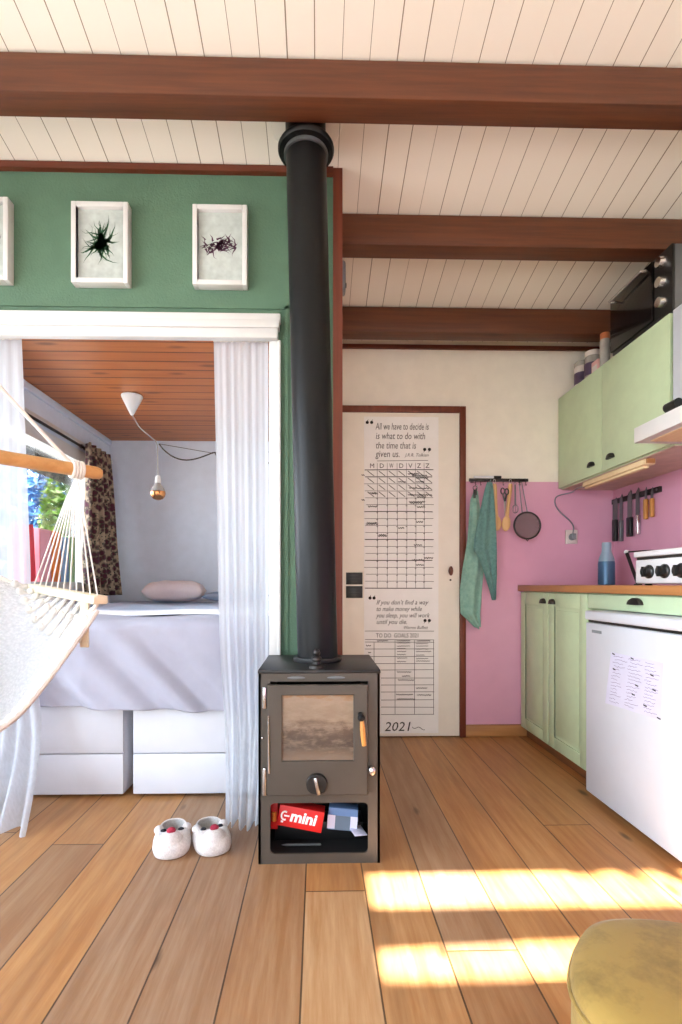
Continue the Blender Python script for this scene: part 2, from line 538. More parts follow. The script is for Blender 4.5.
def tag(o, label, cat, group=None, kind=None):
    o['label'] = label; o['category'] = cat
    if group: o['group'] = group
    if kind: o['kind'] = kind
    return o
def thing(name, loc, label, cat, group=None):
    o = bpy.data.objects.new(name, None)
    o.empty_display_size = .05
    COL.objects.link(o)
    o.location = loc
    o['_base'] = tuple(loc)
    return tag(o, label, cat, group)
def struct(name, mb, m, label=None, parent=None):
    o = mb.build(name, m, parent)
    if parent is None:
        o['kind'] = 'structure'
    if label: o['label'] = label
    return o
def bx(*a, **k):
    return MB().box(*a, **k)

def text_faces(body, size, shear=0., bold=0.):
    cu = bpy.data.curves.new('lettering', 'FONT')
    cu.body = body; cu.size = size; cu.shear = shear
    cu.resolution_u = 2; cu.offset = bold
    o = bpy.data.objects.new('lettering', cu)
    COL.objects.link(o)
    dg = bpy.context.evaluated_depsgraph_get()
    dg.update()
    me = bpy.data.meshes.new_from_object(o.evaluated_get(dg))
    vs = [tuple(v.co) for v in me.vertices]; fs = [tuple(p.vertices) for p in me.polygons]
    bpy.data.objects.remove(o); bpy.data.curves.remove(cu); bpy.data.meshes.remove(me)
    return vs, fs

# ------------------------------------------------------------------ camera
F = 500.0; U0 = 329.0; V0 = 585.0; H = .91; TH = math.radians(1.3)
cam = bpy.data.cameras.new('camera')
cam.sensor_fit = 'VERTICAL'; cam.sensor_height = 36; cam.sensor_width = 36 * 682 / 1024
cam.lens = F / 1024 * 36
cam.shift_x = (341 - U0) / 1024
cam.shift_y = (V0 - 512) / 1024
cam.clip_start = .02
co = bpy.data.objects.new('camera', cam)
co.location = (0, 0, H)
co.rotation_euler = (PI / 2, 0, -TH)
COL.objects.link(co)
bpy.context.scene.camera = co
_c, _s = math.cos(TH), math.sin(TH)
def atY(u, v, Y):
    """room point at depth Y seen at photo position (u, v): used to measure the room"""
    a = (u - U0) / F; b = (V0 - v) / F
    d = Vector((_s + a * _c, _c - a * _s, b))
    t = Y / d.y
    return Vector((d.x * t, Y, H + d.z * t))
def atX(u, v, X):
    a = (u - U0) / F; b = (V0 - v) / F
    d = Vector((_s + a * _c, _c - a * _s, b))
    t = X / d.x
    return Vector((X, d.y * t, H + d.z * t))

# ------------------------------------------------------------------ room shell
XL, XR, YB, YF = -2.15, 1.80, -2.4, 3.0
YP = 2.02                                   # face of the green partition
BXL, BXR, BYB, BZC = -1.68, 0.0, 4.07, 2.075     # bedroom alcove
def cz(y): return 3.01 - .21 * y
struct('floor', bx(XL - .1, XR + .1, YB - .1, BYB + .1, -.12, 0), 'floor')

# sloping boarded ceiling with a roof window opening behind the camera
SKX0, SKX1, SKY0, SKY1 = .155, 1.72, -1.79, -1.165
def cslab(mb, x0, x1, y0, y1):
    mb.prism([(x0, y0), (x1, y0), (x1, y1), (x0, y1)], lambda p: (p[0], p[1], cz(p[1])), lambda p: (p[0], p[1], cz(p[1]) + .12))
m = MB()
cslab(m, XL - .1, XR + .1, YB - .1, SKY0); cslab(m, XL - .1, XR + .1, SKY1, YF + .1)
cslab(m, XL - .1, SKX0, SKY0, SKY1); cslab(m, SKX1, XR + .1, SKY0, SKY1)
struct('ceiling', m, 'ceiling')
wk = struct('window_3', MB().prism([(SKX0, SKY0), (SKX1, SKY0), (SKX1, SKY1), (SKX0, SKY1)], lambda p: (p[0], p[1], cz(p[1]) + .07), lambda p: (p[0], p[1], cz(p[1]) + .076)), 'glass')
m = MB()
m.prism([(SKX0, -1.585), (SKX1, -1.50), (SKX1, -1.44), (SKX0, -1.42)], lambda p: (p[0], p[1], cz(p[1]) + .02), lambda p: (p[0], p[1], cz(p[1]) + .066))
struct('window_bar', m, 'gloss', parent=wk)

def wall_poly(x0, x1, y0, y1, z0, ztop):
    """wall whose top follows the sloping ceiling"""
    mb = MB()
    mb.add([(x0, y0, z0), (x1, y0, z0), (x1, y1, z0), (x0, y1, z0),
            (x0, y0, ztop(y0)), (x1, y0, ztop(y0)), (x1, y1, ztop(y1)), (x0, y1, ztop(y1))],
           [(3, 2, 1, 0), (4, 5, 6, 7), (0, 1, 5, 4), (1, 2, 6, 5), (2, 3, 7, 6), (3, 0, 4, 7)])
    return mb
top = lambda y: cz(y) + .02
struct('wall_far', wall_poly(.1, XR + .1, YF, YF + .1, 0, top), 'white')
struct('wall_right', wall_poly(XR, XR + .1, YB - .1, YF, 0, top), 'white')
# left wall and back wall with large windows behind the camera
def holed(axis, p0, p1, a0, a1, h0, h1, b0, b1):
    m = MB()
    for (q0, q1, lo, hi) in ((a0, h0, 0, None), (h1, a1, 0, None), (h0, h1, 0, b0), (h0, h1, b1, None)):
        if axis == 'X':
            t = (lambda y, hi=hi: top(y) if hi is None else hi)
            m2 = wall_poly(p0, p1, q0, q1, lo, t)
        else:
            t = (lambda y, hi=hi: top(y) if hi is None else hi)
            m2 = wall_poly(q0, q1, p0, p1, lo, t)
        m.add([tuple(v) for v in m2.v], m2.f)
    return m
struct('wall_left', holed('X', XL - .1, XL, YB - .1, YP + .1, -1.9, 1.75, .2, 2.3), 'white')
struct('wall_back', holed('Y', YB - .1, YB, XL, XR, -1.7, .6, .12, 1.75), 'white')
w = struct('window_2', bx(XL - .06, XL - .054, -1.9, 1.75, .2, 2.3), 'glass')
m = MB()
for y in (-1.9, -.1, 1.71):
    m.box(XL - .075, XL - .035, y, y + .04, .2, 2.3)
struct('window_frame', m.box(XL - .075, XL - .035, -1.9, 1.75, .2, .24).box(XL - .075, XL - .035, -1.9, 1.75, 2.26, 2.3), 'gloss', parent=w)
w = struct('window_4', bx(-1.7, .6, YB - .06, YB - .054, .12, 1.75), 'glass')
m = MB()
for x in (-1.7, -.57, .56):
    m.box(x, x + .04, YB - .075, YB - .035, .12, 1.75)
struct('window_frame', m, 'gloss', parent=w)

# green partition with the wide opening to the sleeping alcove
OX0, OX1, OZ = -1.56, -.19, 1.968
m = MB()
for (x0, x1, lo) in ((XL, OX0, 0), (OX1, .062, 0), (OX0, OX1, OZ)):
    a = wall_poly(x0, x1, YP, YP + .09, lo, top)
    m.add([tuple(v) for v in a.v], a.f)
struct('wall_partition', m, 'green')
# raised green moulding round the opening
m = MB()
m.box(-1.9, -.118, YP - .006, YP, 2.02, 2.034)
m.box(-.132, -.118, YP - .006, YP, 0, 2.034)
struct('trim_1', m, 'green')
struct('trim_2', wall_poly(.062, .1, YP - .012, YP + .09, 0, lambda y: cz(y) - .002), 'post')
struct('trim_3', bx(XL, .062, YP - .022, YP, cz(YP) - .028, cz(YP) - .002), 'trimwood')
# white casing of the opening
m = MB()
m.box(-1.75, -.148, YP - .03, YP - .001, 1.955, 1.99, .004)
m.box(-1.75, -.152, YP - .045, YP - .001, 1.926, 1.958, .004)
m.box(-1.75, -.158, YP - .035, YP - .001, 1.889, 1.93, .004)
struct('trim_4', m, 'gloss')
m = MB()
m.box(-.19, -.148, YP - .014, YP - .001, 0, 1.888, .003)
m.box(-1.56, -.19, YP + .002, YP + .088, 1.96, 1.967).box(-.196, -.191, YP, YP + .09, 0, 1.96)
m.box(-1.605, -1.562, YP - .014, YP - .001, 0, 1.888, .003)
m.box(-.160, -.148, YP - .022, YP - .012, 0, 1.888, .003)
struct('trim_5', m, 'gloss')

# sleeping alcove
struct('wall_bedroom_back', bx(BXL - .1, BXR + .1, BYB, BYB + .1, 0, BZC + .1), 'bedwall')
struct('wall_bedroom_right', wall_poly(BXR, .1, YP + .09, BYB, 0, lambda y: top(y) if y < 3.05 else BZC + .1), 'white')
m = MB()
WY0, WY1, WZ0, WZ1 = 2.17, 3.70, .93, 1.78
for (y0, y1, z0, z1) in ((YP + .09, WY0, 0, BZC), (WY1, BYB, 0, BZC), (WY0, WY1, 0, WZ0), (WY0, WY1, WZ1, BZC)):
    m.box(BXL - .12, BXL, y0, y1, z0, z1)
struct('wall_bedroom_left', m, 'bedwall')
struct('ceiling_bedroom', bx(BXL - .12, BXR, YP + .09, BYB, BZC, BZC + .1), 'pine')
w = struct('window_1', bx(BXL - .075, BXL - .069, WY0, WY1, WZ0, WZ1), 'glass')
m = MB()
m.box(BXL - .1, BXL + .012, WY0 - .05, WY0 + .004, WZ0 - .05, WZ1 + .05)
m.box(BXL - .1, BXL + .012, WY1 - .004, WY1 + .05, WZ0 - .05, WZ1 + .05)
m.box(BXL - .1, BXL + .012, WY0 - .05, WY1 + .05, WZ1 - .004, WZ1 + .075)
struct('window_frame', m, 'gloss', parent=w)
struct('window_sill', bx(BXL - .1, BXL + .05, WY0 - .06, WY1 + .06, WZ0 - .045, WZ0 - .001), 'gloss', parent=w)
struct('trim_6', bx(BXL, BXL + .03, YP + .1, BYB - .002, 1.885, 1.915, .004), 'gloss')
struct('trim_7', bx(BXL, BXL + .022, YP + .1, BYB - .002, 2.03, BZC, .006), 'bedwall')
rl = MB().tube([(BXL + .045, 2.2, 1.87), (BXL + .045, 3.95, 1.87)], .009, 10)
cr = rl.build('curtain_rail', 'iron', None, loc=(BXL + .045, 3.0, 1.87))
tag(cr, 'dark curtain rail along the alcove wall above the window', 'curtain rail')

# ceiling beams
for i, (x0, x1, y0, y1, zb) in enumerate(((XL, XR, 1.655, 1.75, 2.525), (.1, XR, 2.19, 2.285, 2.405), (.1, XR, 2.72, 2.815, 2.292))):
    a = MB()
    a.box(x0, x1, y0, y1, zb, cz(y1) + .01, .004)
    if i == 0:
        R = Matrix.Translation((0, 1.7, 0)) @ Matrix.Rotation(math.radians(.35), 4, 'Y') @ Matrix.Translation((0, -1.7, 0))
    struct('beam', a, 'beam', ['thick brown ceiling beam nearest the top edge of the photo', 'middle brown ceiling beam, second from the top', 'lowest brown ceiling beam, nearest the far wall'][i])

# far wall: tiles, skirting, cornice strip, door
struct('wall_tiles_far', bx(.888, XR, YF - .008, YF, .07, 1.533), 'tiles')
struct('wall_tiles_right', bx(XR - .008, XR, YB, YF - .009, .07, 1.533), 'tiles')
struct('baseboard_far', bx(.888, 1.26, YF - .022, YF, 0, .068, .003), 'skirt')
struct('trim_8', bx(.1, XR, YF - .02, YF, 2.328, 2.35), 'trimwood')
m = MB()
m.box(.85, .886, YF - .035, YF, 0, 1.978, .003)
m.box(.1, .85, YF - .035, YF, 1.94, 1.978, .003)
struct('trim_9', m, 'post')
dr = struct('door_1', bx(.105, .848, YF - .028, YF - .002, .008, 1.938, .002), 'doorwhite')
kn = atY(450, 571, YF - .04)
mk = MB().lathe([(.0001, 0), (.010, 0), (.012, -.012), (.017, -.022), (.019, -.034), (.012, -.042), (.0001, -.044)], (kn.x, YF - .028, kn.z), 'Y', 18)
mk.v = [Vector((kn.x + (p.x - kn.x) * .7, p.y, kn.z + (p.z - kn.z) * 1.5)) for p in mk.v]
struct('door_handle', mk, 'brownknob', 'small brown wooden knob', parent=dr)
kh = atY(450.5, 580, YF - .03)
struct('keyhole', MB().lathe([(.006, 0), (.006, -.003), (.0001, -.0035)], (kh.x, YF - .028, kh.z), 'Y', 12), 'iron', parent=dr)

# ------------------------------------------------------------------ the paper planner hanging on the door
PYF = YF - .0292                              # face of the paper
def px(u, v): 
    p = atY(u, v, PYF); return p.x, p.z
pl = thing('paper_planner', (.5, PYF, .02), 'long white hand-drawn paper planner covering the white door', 'planner')
x0, z1 = px(364, 416.5); x1, z0 = px(438.5, 733)
m = MB()
zs = [z0, px(400, 592)[1], z1]
m.slab(8, 40, lambda a, b: (x0 + (x1 - x0) * a, PYF + .0008 - .001 * math.sin(b * 9) ** 2, z0 + (z1 - z0) * b), -.0006)
m.build('paper', 'paper', pl)
INKY = PYF - .0016
def ribbon(mb, pts, w):
    for (a, b) in zip(pts, pts[1:]):
        dx, dz = b[0] - a[0], b[1] - a[1]
        L = math.hypot(dx, dz) or 1e-6
        nx, nz = -dz / L * w * .7, dx / L * w * .7
        mb.add([(a[0] - nx, INKY, a[1] - nz), (b[0] - nx, INKY, b[1] - nz), (b[0] + nx, INKY, b[1] + nz), (a[0] + nx, INKY, a[1] + nz)], [(0, 1, 2, 3)])
def words_px(mb, body, u, v, hpx, wpx=None, shear=.25):
    vs, fs = text_faces(body, 1.0, shear)
    xs = [p[0] for p in vs]
    X, Z = px(u, v)
    sz = hpx * 3 / 500
    sx = sz if wpx is None else (wpx * 3 / 500) / (max(xs) - min(xs))
    mb.add([(X + p[0] * sx, INKY, Z + p[1] * sz) for p in vs], fs)
hw = MB()
words_px(hw, 'All we have to decide is', 375.5, 429.5, 9.5, 53, .15)
words_px(hw, 'is what to do with', 375.5, 439, 9.5, 49, .15)
words_px(hw, 'the time that is', 375.5, 448.5, 9.5, 40, .15)
words_px(hw, 'given us.', 375.5, 457, 9.5, 24, .15)
hw.build('quotation', 'inkg', pl); hw = MB()
words_px(hw, 'J.R.R. Tolkien', 405, 456.5, 4.5, 24, .3)
hw.build('attribution', 'inkg', pl); hw = MB()
words_px(hw, 'If you don\u2019t find a way', 376, 604.5, 6.5, 52, .35)
words_px(hw, 'to make money while', 376, 611, 6.5, 45, .35)
words_px(hw, 'you sleep, you will work', 376, 617.5, 6.5, 54, .35)
words_px(hw, 'until you die.', 376, 624, 6.5, 30, .35)
hw.build('quotation', 'inkg', pl); hw = MB()
words_px(hw, 'Warren Buffett', 403, 629, 4.5, 24, .35)
hw.build('attribution', 'inkg', pl); hw = MB()
words_px(hw, 'TO DO  GOALS 2021', 376, 637.5, 6, 42, 0)
hw.build('heading', 'inkg', pl); hw = MB()
words_px(hw, '2021', 384, 731, 13, 26, .2)
hw.build('year_lettering', 'inkg', pl); hw = MB()
for u, ch in zip((371.3, 381, 391, 400.5, 410, 418.5, 427), 'MDWDVZZ'):
    hw = MB(); words_px(hw, ch, u - 1.7, 468, 6.5, 4, 0); hw.build('weekday_letter', 'inkg', pl)
hw = MB()
pts = [px(412 + i * 1.6, 727 + 1.1 * math.sin(i * 1.1) + i * .25) for i in range(9)]
ribbon(hw, pts, .0022)
hw.build('flourish', 'inkg', pl)
qm = MB()
for (u, v, s) in ((366.2, 421.5, 1), (370.6, 421.5, 1), (423.6, 448.5, -1), (428.4, 448.5, -1), (369, 597, 1), (373, 597, 1), (424, 619.5, -1), (428.3, 619.5, -1)):
    X, Z = px(u, v); qm = MB()
    qm.lathe([(.0095, 0), (.0095, -.0003)], (X + .006, INKY, Z - .006), 'Y', 14)
    qm.add([(X + .006 - s * .0095, INKY - .0001, Z - .006), (X + .006 + s * .002, INKY - .0001, Z - .006 + s * .006), (X + .006 + s * .0085, INKY - .0001, Z - .006 + s * .02)], [(0, 1, 2)])
    qm.build('quotation_mark', 'ink', pl)
gr = MB()
cols = [366, 377.2, 387.2, 397, 406.5, 415.5, 424, 433]
r0, rn, rh = 470, 17, 6.95
for k in range(rn + 1):
    v = r0 + k * rh
    ribbon(gr, [px(365 + random.uniform(-1, 1), v), px(400, v + random.uniform(-.4, .4)), px(433 + random.uniform(-1, 1), v + random.uniform(-.3, .3))], .0034 if k in (0, 1, 6, 10, 13, 17) else .0018)
for u in cols[1:-1]:
    ribbon(gr, [px(u, 463), px(u + .4, 530), px(u, 588)], .0016)
ribbon(gr, [px(377, 461), px(428, 460.5)], .002)
gr.build('calendar_grid', 'inkg', pl); gr = MB()
for v in (631, 639.5, 642, 649, 656.5, 663.5, 670, 678, 685, 692, 700, 707, 714.5):
    ribbon(gr, [px(365 if v < 665 else 381, v), px(434, v + random.uniform(-.4, .4))], .002)
for u in (374, 395, 414.5, 433.5):
    ribbon(gr, [px(u, 640 if u > 375 else 642), px(u, 714)], .002)
gr.build('goals_grid', 'inkg', pl)
sc = MB()
for r in range(4):
    for c_ in range(7):
        u, v = cols[c_], r0 + r * rh
        ribbon(sc, [px(u + 1.5, v + 1), px(u + 8, v + rh - 1)], .0028)
def scrawl(u, v, w, amp=.9, wd=.003):
    n = max(3, int(w / 1.1))
    ribbon(sc, [px(u + w * i / n, v + (amp if i % 2 else -amp) * random.uniform(.4, 1)) for i in range(n + 1)], wd)
for (u, v, w) in ((408, 474, 11), (412, 475.5, 15), (416, 478, 12), (398, 482, 8), (416, 482, 8), (409, 488, 8), (417, 488.5, 12), (408, 495, 24), (368, 493, 8), (417, 497, 9), (409, 502, 16), (410, 503, 12), (368, 506.5, 9), (417, 507, 8), (366, 524, 12), (367, 523, 10), (416, 522, 7), (398, 528, 6), (378, 536, 9), (379, 535, 7), (414, 545, 8), (412, 560, 12), (424, 558, 9), (416, 565, 8), (372, 493.5, 6), (361.5, 475, 3), (361.5, 500, 3)):
    scrawl(u, v, w)
for (c0, c1, lst) in ((397, 411, (643, 646, 648.5, 651.5, 654.5, 658, 661.5)), (416, 432, (643.5, 646, 649, 651.5, 655, 658.5, 661))):
    for v in lst:
        scrawl(c0, v, random.uniform(8, c1 - c0), .6, .002)
for (u, v, w) in ((397, 672, 14), (402, 676, 8), (398, 680, 16), (416, 688, 11), (396, 694.5, 17), (417, 695, 14), (397, 699, 18), (366, 645.5, 5), (368, 652.5, 3), (377, 640.7, 11), (397, 640.7, 13), (417, 640.7, 13)):
    scrawl(u, v, w, .8, .0024)
for (i, u) in enumerate(cols[1:-1]):
    for k in range(4, 17):
        scrawl(u - .8, r0 + k * rh + 1, 1.6, .4, .002)
sc.build('pencilled_entries', 'ink', pl).__setitem__('kind', 'stuff')

for i, (v0, v1, lab) in enumerate(((572.5, 584.5, 'upper small black notice stuck at the left edge of the white door'), (586, 598, 'lower small black notice stuck at the left edge of the white door'))):
    a0, b1 = px(346, v0); a1, b0 = px(362.5, v1)
    c = thing('notice_card', (a0, PYF, b0), lab, 'notice', 'black notices on the door')
    bx(a0, a1, PYF - .003, PYF + .001, b0, b1, bev=.001).build('card', 'black', c)
    t_ = MB()
    for (q0, q1, q) in ((.2, .75, .72), (.15, .85, .45), (.3, .7, .25)):
        t_.box(a0 + (a1 - a0) * q0, a0 + (a1 - a0) * q1, PYF - .0036, PYF - .0031, b0 + (b1 - b0) * q, b0 + (b1 - b0) * (q + .05))
    t_.build('print', 'inkg', c)

# little grey sensor on the partition
c = thing('wall_sensor', (.1, 2.37, 2.37), 'small rounded grey sensor on the wooden post between two beams', 'sensor')
MB().box(.1, .133, 2.35, 2.42, 2.30, 2.445, bev=.015, seg=4).build('housing', 'greyp', c)
MB().lathe([(.012, 0), (.010, .004), (.0001, .005)], (.133, 2.385, 2.34), 'X', 16).build('lens', 'black', c)

# ------------------------------------------------------------------ wood stove
SX0, SX1, SY0, SY1, SZ = -.193, .204, 1.634, 1.985, .633
st = thing('wood_stove', (.005, 1.81, 0), 'small dark steel wood stove standing on the floor boards before the green wall', 'stove')
t = .008
m = MB()
m.box(SX0, SX0 + t, SY0, SY1, 0, SZ - .012)
m.box(SX1 - t, SX1, SY0, SY1, 0, SZ - .012)
m.box(SX0, SX1, SY1 - t, SY1, .01, SZ - .012)
m.box(SX0, SX1, SY0 + .03, SY1, .0, .012)
m.box(SX0, SX1, SY0 + .03, SY1, .205, .217)
# front plate with the log-store opening and door rebate
m.box(SX0, -.155, SY0, SY0 + t, 0, SZ - .012)
m.box(.165, SX1, SY0, SY0 + t, 0, SZ - .012)
m.box(-.155, .165, SY0, SY0 + t, .595, SZ - .012)
m.box(-.155, .165, SY0, SY0 + t, .198, .229)
m.box(-.155, .165, SY0, SY0 + t, 0, .032)
m.build('body', 'steel', st)
m = MB()
m.box(SX0 - .002, SX1 + .002, SY0 - .004, SY1 + .002, SZ - .012, SZ, .003)
m.build('top_plate', 'stovetop', st)
# rounded corners of the log store opening
m = MB()
for (cx, cz_, sx, sz) in ((-.155, .198, 1, -1), (.165, .198, -1, -1), (-.155, .032, 1, 1), (.165, .032, -1, 1)):
    r = .016
    out = [(cx, cz_)] + [(cx + sx * (r - r * math.cos(a)), cz_ + sz * (r - r * math.sin(a))) for a in [PI / 2 * k / 6 for k in range(7)]]
    MB().prism(out, lambda p: (p[0], SY0 + .0005, p[1]), lambda p: (p[0], SY0 + t, p[1])).build('opening_corner', 'steel', st)
m = MB()
m.box(-.155, .165, SY0 + .02, SY0 + .3, .23, .24)
m.box(-.155, .165, SY0 + .29, SY0 + .3, .24, .6)
m.build('firebox', 'soot', st)
m = MB()
m.box(SX0 + t, SX1 - t, SY0 + .25, SY0 + .255, .012, .205)
m.box(SX0 + t, SX0 + t + .003, SY0 + .03, SY0 + .25, .012, .205).box(SX1 - t - .003, SX1 - t, SY0 + .03, SY0 + .25, .012, .205)
m.box(SX0 + t, SX1 - t, SY0 + .03, SY0 + .25, .0121, .0135)
m.build('log_store_lining', 'soot', st)
# door
dx0, dx1, dz0, dz1 = -.163, .162, .231, .587
gx0, gx1, gz0, gz1 = -.114, .116, .342, .554
m = MB()
y0, y1 = SY0 - .022, SY0 - .002
def ringface(mb, X0, X1, Z0, Z1, x0, x1, z0, z1, ya, yb2, ch=.003):
    def rect(a, b, c_, d_, y): return [(a, y, c_), (b, y, c_), (b, y, d_), (a, y, d_)]
    L = [rect(X0, X1, Z0, Z1, yb2), rect(X0, X1, Z0, Z1, ya + ch), rect(X0 + ch, X1 - ch, Z0 + ch, Z1 - ch, ya), rect(x0 - ch, x1 + ch, z0 - ch, z1 + ch, ya), rect(x0, x1, z0, z1, ya + ch), rect(x0, x1, z0, z1, yb2)]
    vs = [q for r in L for q in r]; fs = []
    for k in range(6):
        for i in range(4):
            fs.append((k * 4 + i, k * 4 + (i + 1) % 4, ((k + 1) % 6) * 4 + (i + 1) % 4, ((k + 1) % 6) * 4 + i))
    mb.add(vs, fs)
ringface(m, dx0, dx1, dz0, dz1, gx0, gx1, gz0, gz1, y0, y1)
dr_ = m.build('door', 'steel', st)
bx(gx0 - .002, gx1 + .002, y0 + .009, y0 + .014, gz0 - .002, gz1 + .002).build('glass', 'sootglass', dr_)
m = MB()
m.lathe([(.034, 0), (.034, -.008), (.031, -.012), (.0001, -.0125)], (-.002, y0, .270), 'Y', 32)
ak = m.build('air_control', 'iron', dr_)
a = MB(); a.M = Matrix.Translation((-.002, y0 - .016, .270)) @ Matrix.Rotation(math.radians(-12), 4, 'Y')
a.box(-.006, .006, -.012, .006, -.028, .028, .003)
a.build('grip', 'chrome', dr_)
m = MB()
m.tube([(.138, y0 - .002, .492), (.138, y0 - .03, .49)], .009, 12)
m.ellipsoid((.138, y0 - .03, .489), (.012, .012, .012))
m.build('latch_pivot', 'soot', dr_)
m = MB()
m.tube([(.140, y0 - .03, .484), (.142, y0 - .033, .455), (.144, y0 - .034, .428), (.147, y0 - .034, .402)], [.006, .0085, .008, .007], 12)
m.build('door_handle', 'handlewood', dr_).__setitem__('label', 'pale wooden handle')
for z, h in ((.545, .034), (.274, .044)):
    m = MB()
    m.lathe([(.0001, -h), (.007, -h), (.008, -h + .004), (.008, h - .004), (.007, h), (.0001, h)], (-.171, SY0 - .012, z), 'Z', 14)
    m.box(-.171, -.155, SY0 - .01, SY0, z - h * .7, z + h * .7)
    m.build('hinge', 'chrome', st).__setitem__('label', 'bright steel hinge')
m = MB().tube([(-.158, SY0 - .022, .49), (-.157, SY0 - .026, .40), (-.156, SY0 - .022, .305)], .0035, 8)
m.build('hinge_rod', 'chrome', st)
m = MB()
m.tube([(.174, SY0, .312), (.174, SY0 - .016, .312)], .008, 12)
m.ellipsoid((.176, SY0 - .02, .308), (.012, .01, .016))
m.build('catch', 'chrome', st)
# riveted ornate damper knob on the top front
m = MB()
m.lathe([(.0001, 0), (.026, 0), (.024, .008), (.012, .014), (.011, .022), (.018, .028), (.017, .034), (.008, .042), (.012, .05), (.009, .060), (.0001, .066)], (-.003, SY0 + .035, SZ), 'Z', 20)
m.build('damper_knob', 'iron', st)
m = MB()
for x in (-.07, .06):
    MB().ellipsoid((x, SY0 - .001, .607), (.03, .002, .005)).build('grey_streak', 'grey', st)  # long flat grey streaks on the front above the door
m = MB()
for (x, z) in ((-.18, .412), (-.155, .235), (.09, .238)):
    MB().ellipsoid((x, SY0 - .003, z), (.004, .003, .004), 10, 6).build('rivet', 'chrome', st)

# things in the log store
def boxed(name, c, size, rz, tilt, mat, label, cat):
    o = thing(name, c, label, cat)
    o.rotation_euler = (0, tilt, rz)
    o['_base'] = (0, 0, 0)
    a = MB().box(-size[0] / 2, size[0] / 2, -size[1] / 2, size[1] / 2, 0, size[2], .002)
    a.build('carton', mat, o)
    return o
yb = SY0 + .035
o = boxed('matchbox_carton', (.085, yb + .06, .0725), (.10, .05, .075), math.radians(-4), math.radians(4), 'bluebox', 'blue and white carton at the right of the stove log store', 'box')
bx(-.052, -.026, -.0262, -.0252, .004, .05).build('label_panel', 'paperb', o)
bx(.026, .05, -.0262, -.0252, .004, .05).build('label_panel', 'paperb', o)
bx(-.026, .026, -.0264, -.0254, .002, .05).build('picture', 'slate', o)
o = boxed('firelighter_carton', (-.062, yb + .035, .0925), (.152, .055, .07), math.radians(-3), math.radians(10), 'red', 'red carton printed mini in white in the stove log store', 'box')
vs, fs = text_faces('mini', 1.0, .12, .035)
a = MB(); a.add([(-.036 + p[0] * .052, -.0282, .022 + p[1] * .052) for p in vs], fs)
a.build('lettering', 'whiteink', o)
a = MB()
a.tube([(-.054 + .011 * math.cos(q), -.028, .036 + .014 * math.sin(q)) for q in [math.radians(60 + 24 * i) for i in range(11)]], .003, 6)
a.box(-.056, -.038, -.0285, -.0277, .034, .039).box(-.064, -.056, -.0285, -.0277, .012, .018)
a.build('emblem', 'whiteink', o)
o = boxed('black_carton', (0.005, yb + .135, .0138), (.31, .09, .062), 0, 0, 'black', 'low black carton under the red one in the stove log store', 'box')
o = boxed('red_packet', (-.148, yb + .09, .077), (.024, .1, .105), 0, 0, 'red', 'narrow red packet against the left side of the stove log store', 'packet')
a = MB().tube([(0, -.0515, .03), (0, -.0515, .06)], .008, 10)
a.build('printed_dot', 'orange', o)
m = MB()
pc = (-.05, SY0 + .018, .064)
m.M = Matrix.Translation((-.055, SY0 + .085, .0185)) @ Matrix.Rotation(math.radians(90), 4, 'Y')
m.lathe([(.0001, -.07), (.002, -.065), (.0042, -.05), (.0042, .06), (.003, .066), (.0001, .067)], (0, 0, 0), 'Z', 12)
tag(m.build('pen', 'grey', None, loc=(-.055, SY0 + .085, .0185)), 'slim grey pen lying on the floor of the stove log store', 'pen')
o = boxed('leaflet', (.135, yb + .02, .0775), (.045, .07, .003), math.radians(15), math.radians(3), 'paperb', 'pale lilac leaflet at the far right of the stove log store', 'leaflet')

# flue pipe
ptop = Vector((-.046, 1.835, 2.66)); pbot = Vector((.0, 1.835, SZ + .004))
fl = thing('stove_pipe', (0, 1.835, SZ), 'tall black flue pipe rising from the stove to the ceiling', 'stove pipe')
MB().tube([pbot + (ptop - pbot) * (i / 12) for i in range(13)], .0735, 40).build('pipe', 'pipe', fl)
cc = pbot + (ptop - pbot) * ((2.508 - SZ) / (2.66 - SZ))
m = MB()
m.lathe([(.074, .0), (.098, .004), (.103, .012), (.103, .018), (.098, .026), (.085, .03), (.0755, .032)], (cc.x, cc.y, cc.z - .02), 'Z', 40)
m.build('collar', 'pipe', fl)
m = MB()
m.lathe([(.0738, 0), (.081, 0), (.081, .012), (.0738, .012)], (cc.x, cc.y, cc.z - .032), 'Z', 40)
m.build('joint_ring', 'grey', fl)
m = MB().lathe([(.075, 0), (.087, .0), (.089, .008), (.087, .016), (.075, .016)], (0, 1.835, SZ + .001), 'Z', 40)
m.build('spigot', 'stovetop', fl)
zr = cz(1.835)
m = MB()
m.M = Matrix.Translation((cc.x, cc.y, zr - .004)) @ Matrix.Rotation(math.atan(-.21), 4, 'X')
m.lathe([(.104, -.002), (.132, -.002), (.134, -.008), (.13, -.012), (.104, -.012)], (0, 0, 0), 'Z', 40)
m.build('ceiling_plate', 'ceiling', fl)

